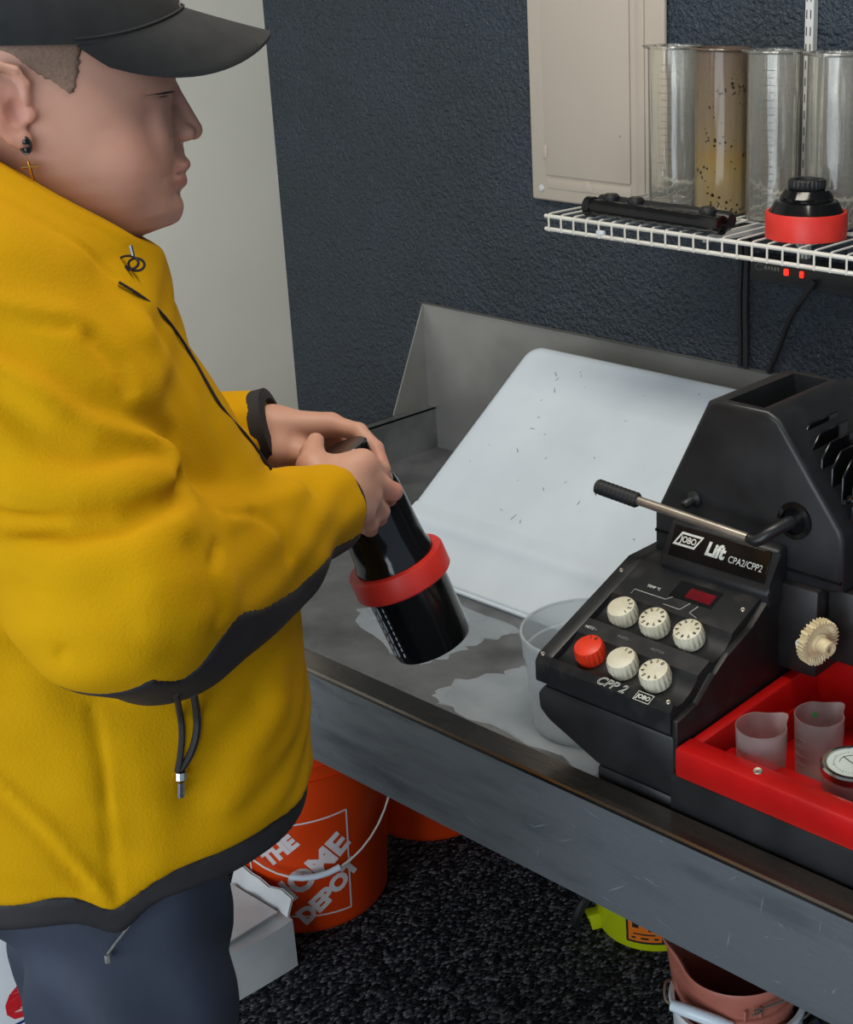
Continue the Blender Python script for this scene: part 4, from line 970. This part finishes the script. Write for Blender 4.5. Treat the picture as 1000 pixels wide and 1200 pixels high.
def skin_tint(V):
    q = loc_h(V); c = np.zeros((len(V), 4)); c[:, 3] = 1
    x, y, z = np.abs(q[:, 0]), q[:, 1], q[:, 2]
    lip = np.exp(-((x / 3.0) ** 4)) * (np.exp(-((z + 5.95) / .42) ** 2 * 1.4) + np.exp(-((z + 7.15) / .5) ** 2 * 1.4)) * (y > -2.9)
    c[:, 0] = np.clip(lip, 0, 1)
    ear = np.exp(-(((y + 14) / 1.6) ** 2 + ((z + .2) / 2.2) ** 2)) * (x > 7.2)
    ch = .25 * np.exp(-(((y + 4.5) / 3) ** 2 + ((z + 4) / 3) ** 2)) * (z < 4)
    c[:, 1] = np.clip(.7 * ear + ch, 0, 1)
    tips = np.zeros(len(V))
    for p in (W(445, 551, 1.566), W(440, 540, 1.58), W(461, 576, 1.512)): tips = np.maximum(tips, np.exp(-(np.linalg.norm(V - p, axis=1) / .018) ** 2))
    c[:, 1] = np.maximum(c[:, 1], tips)
    return c
m = bpy.data.materials.new('skin'); m.use_nodes = True; M['skin'] = m; nt = m.node_tree; N = nt.nodes.new; L = nt.links.new
b = nt.nodes['Principled BSDF']; b.inputs['Roughness'].default_value = .5; b.inputs['Subsurface Weight'].default_value = .12; b.inputs['Subsurface Scale'].default_value = .006
b.inputs['Specular IOR Level'].default_value = .35
va = N('ShaderNodeVertexColor'); va.layer_name = 'tint'; sp = N('ShaderNodeSeparateColor'); L(va.outputs['Color'], sp.inputs[0])
tc = N('ShaderNodeTexCoord'); nz = N('ShaderNodeTexNoise'); nz.inputs['Scale'].default_value = 28; nz.inputs['Detail'].default_value = 4; L(tc.outputs['Object'], nz.inputs['Vector'])
def mixc(fac, a, bcol):
    mx = N('ShaderNodeMix'); mx.data_type = 'RGBA'
    if isinstance(a, tuple): mx.inputs['A'].default_value = lin(a)
    else: L(a, mx.inputs['A'])
    mx.inputs['B'].default_value = lin(bcol); L(fac, mx.inputs['Factor']); return mx.outputs['Result']
mr = N('ShaderNodeMapRange'); mr.inputs['From Min'].default_value = .4; mr.inputs['From Max'].default_value = .7; mr.inputs['To Max'].default_value = .6; L(nz.outputs['Fac'], mr.inputs['Value'])
o_ = mixc(mr.outputs['Result'], (200, 153, 132), (192, 140, 120)); o_ = mixc(sp.outputs[1], o_, (196, 130, 114)); o_ = mixc(sp.outputs[0], o_, (176, 106, 98)); o_ = mixc(sp.outputs[2], o_, (70, 48, 40))
L(o_, b.inputs['Base Color'])
parts = [sdf_mesh(sd_head, Ho + np.array([-.26, -.26, -.17]), Ho + np.array([.16, .10, .125]), .002)]
hl = np.min([nW, fW], 0) - .08; parts.append(sdf_mesh(sd_hands, W(380, 545, 1.55) + np.array([-.19, -.16, -.10]), W(380, 545, 1.55) + np.array([.17, .15, .11]), .002))
parts.append(sdf_mesh(sd_core, bw(0, 0, 0) + np.array([-.45, -.35, -.01]), bw(0, 0, 0) + np.array([.45, .50, 1.46]), .010))
mesh_from('body', parts, M['skin'], person, skin_tint)
# --- hair: closely shaved at the temple
def sd_hair(P):
    q = loc_h(P); d = sd_head(P) - .0018; y, z = q[:, 1], q[:, 2]
    a = .9 - z + np.maximum(0, (-9.4 - y)) * .72; a = np.where(y < -16.2, np.minimum(a, -3.5 - z), a);  f = (y + 8.4 + .28 * np.maximum(0, 4.2 - z)) + .18 * np.sin(z * 9) * np.sin(y * 7); a = a + .18 * np.sin(y * 8 + 1) * np.cos(z * 6)
    earz = 1.15 - np.sqrt(((y + 14.3) / 2.2) ** 2 + ((z - .3) / 3.5) ** 2)
    return np.maximum(np.maximum(d, np.maximum(a, f) * .007), np.maximum(earz * .01, (z - 8) * .01))
M['hair'] = mat('shaved_dark_hair', (112, 92, 78), .8, rgb2=(138, 112, 95), scale=420, detail=3, lo=.3, hi=.75)
mesh_from('hair', [sdf_mesh(sd_hair, Ho + np.array([-.26, -.26, -.08]), Ho + np.array([.14, .06, .09]), .002)], M['hair'], person)
# lash line, eyes
s = MB(); Q = march(sd_head, [(204, 107.5), (199, 108), (194, 108.8), (187, 110), (179, 110.8), (170, 112)]); s.tube(Q, [.0005, .0009, .0009, .0006, .0004, .0002], 6, smooth=1); s.tube([q - Z3 * .0028 - (Q[0] - Q[3]) * .1 for q in Q[1:4]], [.0002, .0004, .0002], 6, smooth=1)
M['hair_dark'] = mat('dark_lash', (46, 34, 30), .7, rgb2=(56, 42, 36)); s.build('eyelashes', M['hair_dark'], person)
# --- cap
M['cap'] = mat('black_cotton_cap', (34, 35, 36), .85, rgb2=(41, 42, 43), scale=40, bump=.25, bscale=900, bdist=.0005, spec=.3)
def crown(off):
    def fn(u, v):
        a = 2 * PI * u; e = v * PI / 2; z0 = 4.75; c = math.cos(e)
        return hw((8.75 + off) * math.cos(a) * c ** .8, -10 + (10.9 + off) * math.sin(a) * c ** .8, z0 + (8.6 + off) * math.sin(e))
    return fn
s = MB(); s.grid(crown(0), 56, 16); s.grid(crown(-.35), 56, 16)
for i in range(56): s.quad(crown(0)(i / 56, 0), crown(0)((i + 1) / 56, 0), crown(-.35)((i + 1) / 56, 0), crown(-.35)(i / 56, 0))
bmesh.ops.remove_doubles(s.bm, verts=s.bm.verts, dist=.0001)
cap = s.build('cap', M['cap'], person, ang=50)
def brim(dz):
    def fn(u, v):
        p = (u * 2 - 1) * math.radians(84); sn, cs = math.sin(p), math.cos(p); Lb = 7.1 * max(cs, .0) ** .5
        x = 8.7 * sn; y = -10 + 10.8 * cs + Lb * v; z = 7.1 - 2.3 * sn ** 2 - v * Lb / 7.1 * (2.1 + 3.4 * sn ** 2) + dz - .25 * v * (1 - v)
        return hw(x * (1 - .04 * v), y, z)
    return fn
s = MB(); s.grid(brim(.14), 40, 10); s.grid(brim(-.14), 40, 10)
for i in range(40): s.quad(brim(.14)(i / 40, 1), brim(.14)((i + 1) / 40, 1), brim(-.14)((i + 1) / 40, 1), brim(-.14)(i / 40, 1))
bmesh.ops.remove_doubles(s.bm, verts=s.bm.verts, dist=.0001); s.build('brim', M['cap'], cap, ang=50)
s = MB(); s.tube([brim(.3)(i / 30, .0) for i in range(31)], .0012, 6); s.build('brim_seam', M['cap'], cap)
s = MB(); s.box((-.012, -.0008, -.010), (.012, .0008, .010), .0006)
bmesh.ops.transform(s.bm, matrix=frame_m(crown(.25)(.25, .24), Rh, Z3) @ Matrix.Rotation(PI / 2 - .2, 4, 'X'), verts=s.bm.verts); s.build('emblem', M['white_print'], cap)
# --- earring: dark hoop with beads and a small gold cross
M['gold'] = mat('gold', (214, 166, 90), .25, 1.0, rgb2=(200, 150, 76))
c = hw(8.35, -13.35, -2.75); s = MB()
s.tube([c + (Rh * .2 * math.sin(a) * .5 + Z3 * .62 * math.cos(a) + Fh * .35 * math.sin(a)) * .01 for a in np.linspace(0, 2 * PI, 20)], .0011, 6)
s.lathe([(0, -.0022), (.0022, -.0018), (.0026, 0), (.0022, .0018), (0, .0022)], Matrix.Translation(c + Rh * .001 + Z3 * .003), 12); s.lathe([(0, -.0022), (.0022, -.0018), (.0026, 0), (.0022, .0018), (0, .0022)], Matrix.Translation(c + Rh * .001 - Z3 * .0035), 12)
er = s.build('earring', M['black_gloss'], person)
g = c + Rh * .002 - Z3 * .008
s = MB(); s.tube([g, g - Z3 * .004], .0003, 5); s.tube([g - Z3 * .004, g - Z3 * .019 + Fh * .002], .0012, 6); s.tube([g - Z3 * .0085 - Fh * .0055, g - Z3 * .0080 + Fh * .0065], .0012, 6); s.build('cross_pendant', M['gold'], er)
# --- jacket
jz = [.74, .80, .86, .94, 1.02, 1.10, 1.17, 1.24, 1.30, 1.345, 1.375, 1.40, 1.44, 1.50]
jf = [.195, .212, .222, .226, .224, .222, .208, .178, .146, .130, .124, .120, .116, .105]
jb = [-.15, -.16, -.165, -.17, -.17, -.17, -.17, -.17, -.16, -.14, -.115, -.09, -.075, -.07]
jw = [.190, .196, .198, .198, .196, .196, .198, .200, .196, .180, .150, .112, .094, .090]
jr = [0, 0, 0, 0, 0, 0, 0, .003, .008, .014, .02, .024, .026, .026]
S_, E_, W_n = W(-25, 352, 1.075), W(138, 690, 1.075), W(384, 594, 1.415)
fS, fE, fWr = bw(-.175, .03, 1.315), W(200, 535, 1.60), W(318, 503, 1.602)
def sd_torso(q):
    z = q[:, 2]; f = np.interp(z, jz, jf); b_ = np.interp(z, jz, jb); w = np.interp(z, jz, jw); r0 = np.interp(z, jz, jr)
    c = (f + b_) / 2; l = (f - b_) / 2; n = 2.35
    return (((np.abs(q[:, 0] - r0) / w) ** n + (np.abs(q[:, 1] - c) / l) ** n) ** (1 / n) - 1) * np.minimum(w, l) * .9
hem = lambda q: .880 - .06 * np.clip(q[:, 1], 0, .3) - .022 * np.exp(-((q[:, 1] - .005) / .022) ** 2)
ax_n = (W_n - E_) / np.linalg.norm(W_n - E_); ax_f = (fWr - fE) / np.linalg.norm(fWr - fE)
CR = []                                         # folds and seams: (points, depth, width)
def sd_sleeve(P):
    d = cone(P, S_, E_, .090, .076); e = cone(P, E_, W_n + ax_n * .004, .076, .0445)
    e = smin(e, cone(P, E_ + (W_n - E_) * .15 - Z3 * .034, E_ + (W_n - E_) * .60 - Z3 * .026, .074, .056), .03)
    d = smin(d, e, .02)
    return smax(d, (P - W_n.astype(np.float32)) @ ax_n.astype(np.float32), .006)
def sd_jbase(P):
    q = loc_b(P); t = sd_torso(q)
    t = smax(t, hem(q) - q[:, 2], .006)
    up_ = cone(P, S_, S_ + (E_ - S_) * .35, .088, .085); t = smin(t, up_, .05)
    ca = loc_b((np.stack([hw(0, -11.6, -18), hw(0, -11.4, -4)])).astype(np.float32))
    t = smin(t, cone(q, ca[0], ca[1], .086, .076), .03)
    ch = loc_b((np.stack([at(166, 276, 1.25), at(0, 189, 1.12)])).astype(np.float32)); sl_ = (ch[1, 2] - ch[0, 2]) / (ch[1, 1] - ch[0, 1])
    col = (q[:, 2] - (ch[0, 2] + sl_ * (q[:, 1] - ch[0, 1]))) / math.hypot(1, sl_); t = smax(t, col, .006)
    fa = smin(cone(P, fS, fE, .085, .07), cone(P, fE, fWr, .075, .046), .02); fa = smax(fa, (P - fWr.astype(np.float32)) @ ax_f.astype(np.float32), .006)
    t = np.minimum(t, fa); t = smin(t, cone(P, fS, fS + (fE - fS) * .3, .085, .08), .04)
    return smin(t, sd_sleeve(P), .009)
def sd_jacket(P):
    d = sd_jbase(P)
    near = d < .03
    if near.any():
        Pn = P[near]; dn = d[near]
        for Q, A, w_ in CR:
            lo_, hi_ = Q.min(0) - 3 * w_, Q.max(0) + 3 * w_
            m_ = ((Pn > lo_) & (Pn < hi_)).all(1)
            if m_.any():
                k = dist_poly(Pn[m_], Q.astype(np.float32)); dn[m_] += A * np.exp(-(k / w_) ** 2)
        # broad cloth undulation
        dn += .0016 * np.sin(Pn[:, 0] * 47 + 9 * np.sin(Pn[:, 2] * 14)) * np.sin(Pn[:, 2] * 39 + 5 * np.sin(Pn[:, 1] * 13))
        d[near] = dn
    hole = cone(P, hw(0, -11.6, -20), hw(0, -11.3, 2), .068, .070)
    return smax(d, -hole, .004)
for px, A, w_ in (
        ([(-8, 462), (51, 511), (112, 530), (190, 533)], .012, .012), ([(-8, 430), (54, 470), (112, 500), (195, 520)], -.006, .018),
        ([(-8, 611), (85, 617), (143, 610), (190, 593), (217, 577), (213, 564)], .017, .008), ([(20, 575), (90, 578), (150, 568), (200, 545)], -.007, .018), ([(0, 655), (90, 660), (160, 645), (215, 615)], -.006, .018),
        ([(-8, 392), (54, 426), (102, 464), (150, 486), (204, 512)], .010, .012), ([(112, 396), (143, 430), (151, 455)], .009, .007), ([(-8, 371), (40, 378), (80, 382)], .004, .006), ([(-8, 358), (40, 362), (80, 368)], -.004, .010),
        ([(264, 603), (303, 602)], .005, .005), ([(252, 658), (258, 640)], .006, .006), ([(300, 600), (330, 622), (340, 650)], .004, .008), ([(225, 640), (250, 690), (255, 720)], .004, .010),
        ([(265, 612), (310, 590), (352, 572)], -.004, .010), ([(180, 700), (230, 722), (270, 700)], -.005, .02), ([(60, 700), (110, 735), (170, 765)], -.004, .02), ([(30, 690), (90, 715), (150, 735)], .004, .012),
        ([(72, 762), (108, 830), (121, 900), (127, 980), (135, 1055)], .004, .004), ([(-8, 912), (58, 973), (108, 1032), (132, 1055)], -.004, .005), ([(-8, 925), (50, 982), (100, 1040)], .003, .006),
        ([(-8, 226), (40, 253), (80, 279), (112, 304), (134, 322)], .004, .004), ([(0, 205), (70, 245), (140, 283)], .0015, .003),
        ([(150, 880), (190, 950), (180, 1010)], -.003, .02), ([(230, 920), (262, 870), (300, 830)], .005, .02), ([(270, 940), (300, 880), (330, 830)], -.004, .02), ([(40, 800), (80, 850), (100, 920)], -.003, .02),
        ([(150, 345), (200, 400), (240, 470), (270, 540)], .0025, .012), ([(90, 300), (150, 360), (190, 430)], -.004, .02), ([(120, 330), (165, 400), (215, 480), (250, 560)], .003, .016)):
    Q = march(sd_jbase, px); CR.append((Q, A, w_))
# fleece material
m = mat('yellow_fleece', (206, 154, 2), .85, rgb2=(198, 146, 2), scale=9, bump=.35, bscale=420, bdist=.0012, spec=.15); M['fleece'] = m
M['black_fabric'] = mat('black_nylon_fabric', (38, 36, 38), .7, rgb2=(46, 44, 46), scale=20, bump=.12, bscale=800, bdist=.0005)
jacket = mesh_from('jacket', [sdf_mesh(sd_jacket, bw(0, 0, 0) + np.array([-.40, -.27, .70]), bw(0, 0, 0) + np.array([.36, .40, 1.50]), .0042)], M['fleece'], person)
# black reinforcement along the underside of the forearm
bq = [(178, 796), (214, 797), (240, 775), (262, 745), (279, 718), (312, 712), (350, 690), (384, 655), (413, 632)]
def arm_tw(P):
    d = P - E_; t = d @ ax_n; v = d - t[:, None] * ax_n; u0 = np.cross(ax_n, Z3); u0 /= np.linalg.norm(u0); u1 = np.cross(u0, ax_n)
    return t, np.arctan2(v @ u0, -(v @ u1))            # angle 0 at the underside
QB = march(sd_jacket, bq); tb, ab = arm_tw(QB); o_i = np.argsort(tb); tb, ab = tb[o_i], ab[o_i]
sgn = 1 if ab.mean() > 0 else -1
def sd_patch(P):
    t, a = arm_tw(P.astype(np.float64)); a = a * sgn; lim = np.interp(t, tb, ab * sgn)
    reg = np.maximum(np.maximum((a - lim) * .06, (-1.2 - a) * .06), np.maximum(tb[0] - t, t - (np.linalg.norm(W_n - E_) - .004)))
    return np.maximum(np.maximum(np.maximum(sd_jacket(P) - .0016, sd_sleeve(P) - .0035), -(sd_sleeve(P) + .02)), reg.astype(np.float32))
mesh_from('forearm_patch', [sdf_mesh(sd_patch, np.minimum(E_, W_n) - .10, np.maximum(E_, W_n) + .10, .0042)], M['black_fabric'], jacket)
def sd_hemband(P):
    q = loc_b(P); t = sd_torso(q) + .003; h = hem(q)
    return np.maximum(smax(t, h - .027 - q[:, 2], .006), np.maximum(q[:, 2] - h - .003, -(t + .02)))
mesh_from('hem_band', [sdf_mesh(sd_hemband, bw(0, 0, 0) + np.array([-.36, -.30, .74]), bw(0, 0, 0) + np.array([.36, .34, .92]), .0042)], M['black_fabric'], jacket)
def strand(name, px, r, m, parent, off=.001, n=6):
    Q = march(sd_jacket, px); Q = [q - (q - CAM) / np.linalg.norm(q - CAM) * off for q in Q]; return MB().tube(Q, r, n, smooth=2).build(name, m, parent)
strand('front_zip', [(140, 331), (165, 346), (190, 366), (215, 400), (238, 440), (262, 482), (290, 510), (318, 550)], .0013, M['black_fabric'], jacket, off=.0035)
strand('pocket_zip', [(206, 813), (211, 835), (214, 860), (211, 890), (208, 904)], .0026, M['black_fabric'], jacket)
strand('pocket_zip', [(227, 813), (231, 835), (231, 860), (223, 885), (211, 903)], .0034, M['black_fabric'], jacket)
z_ = march(sd_jacket, [(212, 905), (212, 934)]); vq = -ray(212, 915)
s = MB(); s.tube([z_[0] + vq * .004, z_[0] * .7 + z_[1] * .3 + vq * .005], .0045, 8); s.tube([z_[0] * .6 + z_[1] * .4 + vq * .005, z_[1] + vq * .006], .0030, 8); s.build('zip_pull', M['chrome'], jacket)
# loop of cord on the collar zip
dz = float((march(sd_jacket, [(146, 300)])[0] - CAM) @ fw) - .006; c0 = W(153, 288, dz); s = MB()
for k, (ox, oy, rx, ry) in enumerate(((-3, 20, 12, 8), (7, 22, 9, 7))):
    s.tube([W(153 + ox + rx * math.cos(a) + 3 * math.sin(a), 288 + oy + ry * math.sin(a) - 2 * math.cos(a), dz + .006 * k) for a in np.linspace(0, 2 * PI, 18)], .0011, 6)
s.tube([W(150, 312, dz), W(143, 318, dz), W(137, 322, dz)], .0018, 6); s.build('pull_cord', M['black_fabric'], jacket)
MB().tube([c0, W(156, 300, dz)], .0016, 6).build('zip_slider', M['chrome'], jacket)
# far cuff band
s = MB(); mt = axis_m(fWr - ax_f * .012, ax_f); s.lathe([(.043, 0), (.0485, .001), (.0485, .016), (.043, .018), (.036, .019), (.036, 0)], mt, 40, close=True); s.build('cuff', M['black_fabric'], jacket)
s = MB(); mt = axis_m(W_n - ax_n * .014, ax_n); s.lathe([(.040, .001), (.0425, .004), (.0425, .0155), (.038, .017), (.033, .016), (.033, 0)], mt, 40, close=True); s.build('cuff', M['black_fabric'], jacket)
# --- trousers and shoes
def sd_pants(P):
    q = loc_b(P); d = smin(ell(q, (0, -.005, .87), (.164, .140, .12)), ell(q, (0, .01, .92), (.16, .14, .10)), .04)
    for s_ in (1, -1):
        l = smin(cone(q, (s_ * .080, .025, .84), (s_ * .095, .020, .50), .100, .084), cone(q, (s_ * .095, .020, .50), (s_ * .11, .015, .07), .084, .078), .02); d = smin(d, l, .025)
    d += .004 * np.sin(q[:, 2] * 55 + q[:, 1] * 60 + 3 * np.sin(q[:, 0] * 30)) * np.exp(-((q[:, 2] - .72) / .14) ** 2) + .003 * np.sin(q[:, 1] * 70 + 8 * q[:, 2])
    return np.maximum(np.maximum(smax(d, .06 - q[:, 2], .005), q[:, 2] - .93), -(d + .02))
M['trousers'] = mat('dark_navy_trousers', (52, 58, 72), .62, rgb2=(60, 66, 80), scale=12, bump=.15, bscale=700, bdist=.0005)
tr = mesh_from('trousers', [sdf_mesh(sd_pants, bw(0, 0, 0) + np.array([-.32, -.30, .03]), bw(0, 0, 0) + np.array([.32, .30, .95]), .006)], M['trousers'], person)
def sd_shoe(P):
    q = loc_b(P); d = None
    for s_ in (1, -1):
        e = smin(cone(q, (s_ * .115, -.03, .055), (s_ * .125, .17, .045), .05, .044), cone(q, (s_ * .115, -.02, .06), (s_ * .115, -.01, .11), .05, .045), .03); e = smax(e, .002 - q[:, 2], .004); d = e if d is None else np.minimum(d, e)
    return d
mesh_from('shoes', [sdf_mesh(sd_shoe, bw(0, 0, 0) + np.array([-.32, -.30, -.01]), bw(0, 0, 0) + np.array([.32, .36, .18]), .006)], M['rubber'], person)
s = MB(); Q = march(sd_pants, [(152, 1084), (138, 1102), (126, 1118)]); v = -ray(130, 1100) * .006; s.tube([Q[0] + v, Q[1] + v, Q[2] + v], .0012, 6); s.tube([Q[2] + v, Q[2] + v * 1.2 - Z3 * .008], .003, 8); s.build('drawcord', M['faint_print'], tr)
# ------------------------------------------------------------------ the tank in the hands
M['streak'] = mat('pale_gloss_streak', (214, 220, 224), .1, rgb2=(196, 204, 210), scale=60)
def held_tank():
    T0, T1 = Vector(W(402, 524, 1.556)), Vector(W(508, 752, 1.645)); d = (T1 - T0).normalized(); L_ = (T1 - T0).length
    t = thing('developing_tank', 'black film developing tank with a red ring held tilted in both hands', 'tank', T1)
    mt = axis_m(T0, d); zr_ = L_ * .622
    MB().lathe([(0, 0), (.0255, 0), (.0275, .002), (.0275, .028), (.030, .032), (.036, .040), (.041, .060), (.0425, zr_ - .05), (.0435, zr_ - .03), (.0465, zr_ - .022), (.046, zr_ + .02), (0, zr_ + .02)], mt, 56).build('lid', M['black_gloss'], t, ang=25)
    MB().lathe([(.046, zr_ - .016), (.0555, zr_ - .016), (.057, zr_ - .013), (.057, zr_ + .011), (.0555, zr_ + .013), (.046, zr_ + .013)], mt, 64, close=True).build('locking_ring', M['ring_red'], t, ang=30)
    MB().lathe([(0, zr_ + .01), (.0475, zr_ + .01), (.0470, L_ - .006), (.0455, L_), (0, L_)], mt, 56).build('tank_body', M['black_gloss'], t, ang=30)
    # thin pale raised strips in broken lines down the side
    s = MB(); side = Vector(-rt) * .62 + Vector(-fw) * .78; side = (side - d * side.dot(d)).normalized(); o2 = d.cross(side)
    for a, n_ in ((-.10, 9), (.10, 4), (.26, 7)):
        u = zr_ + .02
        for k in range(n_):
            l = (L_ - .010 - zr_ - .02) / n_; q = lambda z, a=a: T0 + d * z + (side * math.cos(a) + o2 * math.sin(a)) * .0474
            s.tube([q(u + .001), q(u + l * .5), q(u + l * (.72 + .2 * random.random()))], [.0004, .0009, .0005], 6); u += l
    s.build('pale_streaks', M['streak'], t)
held_tank()
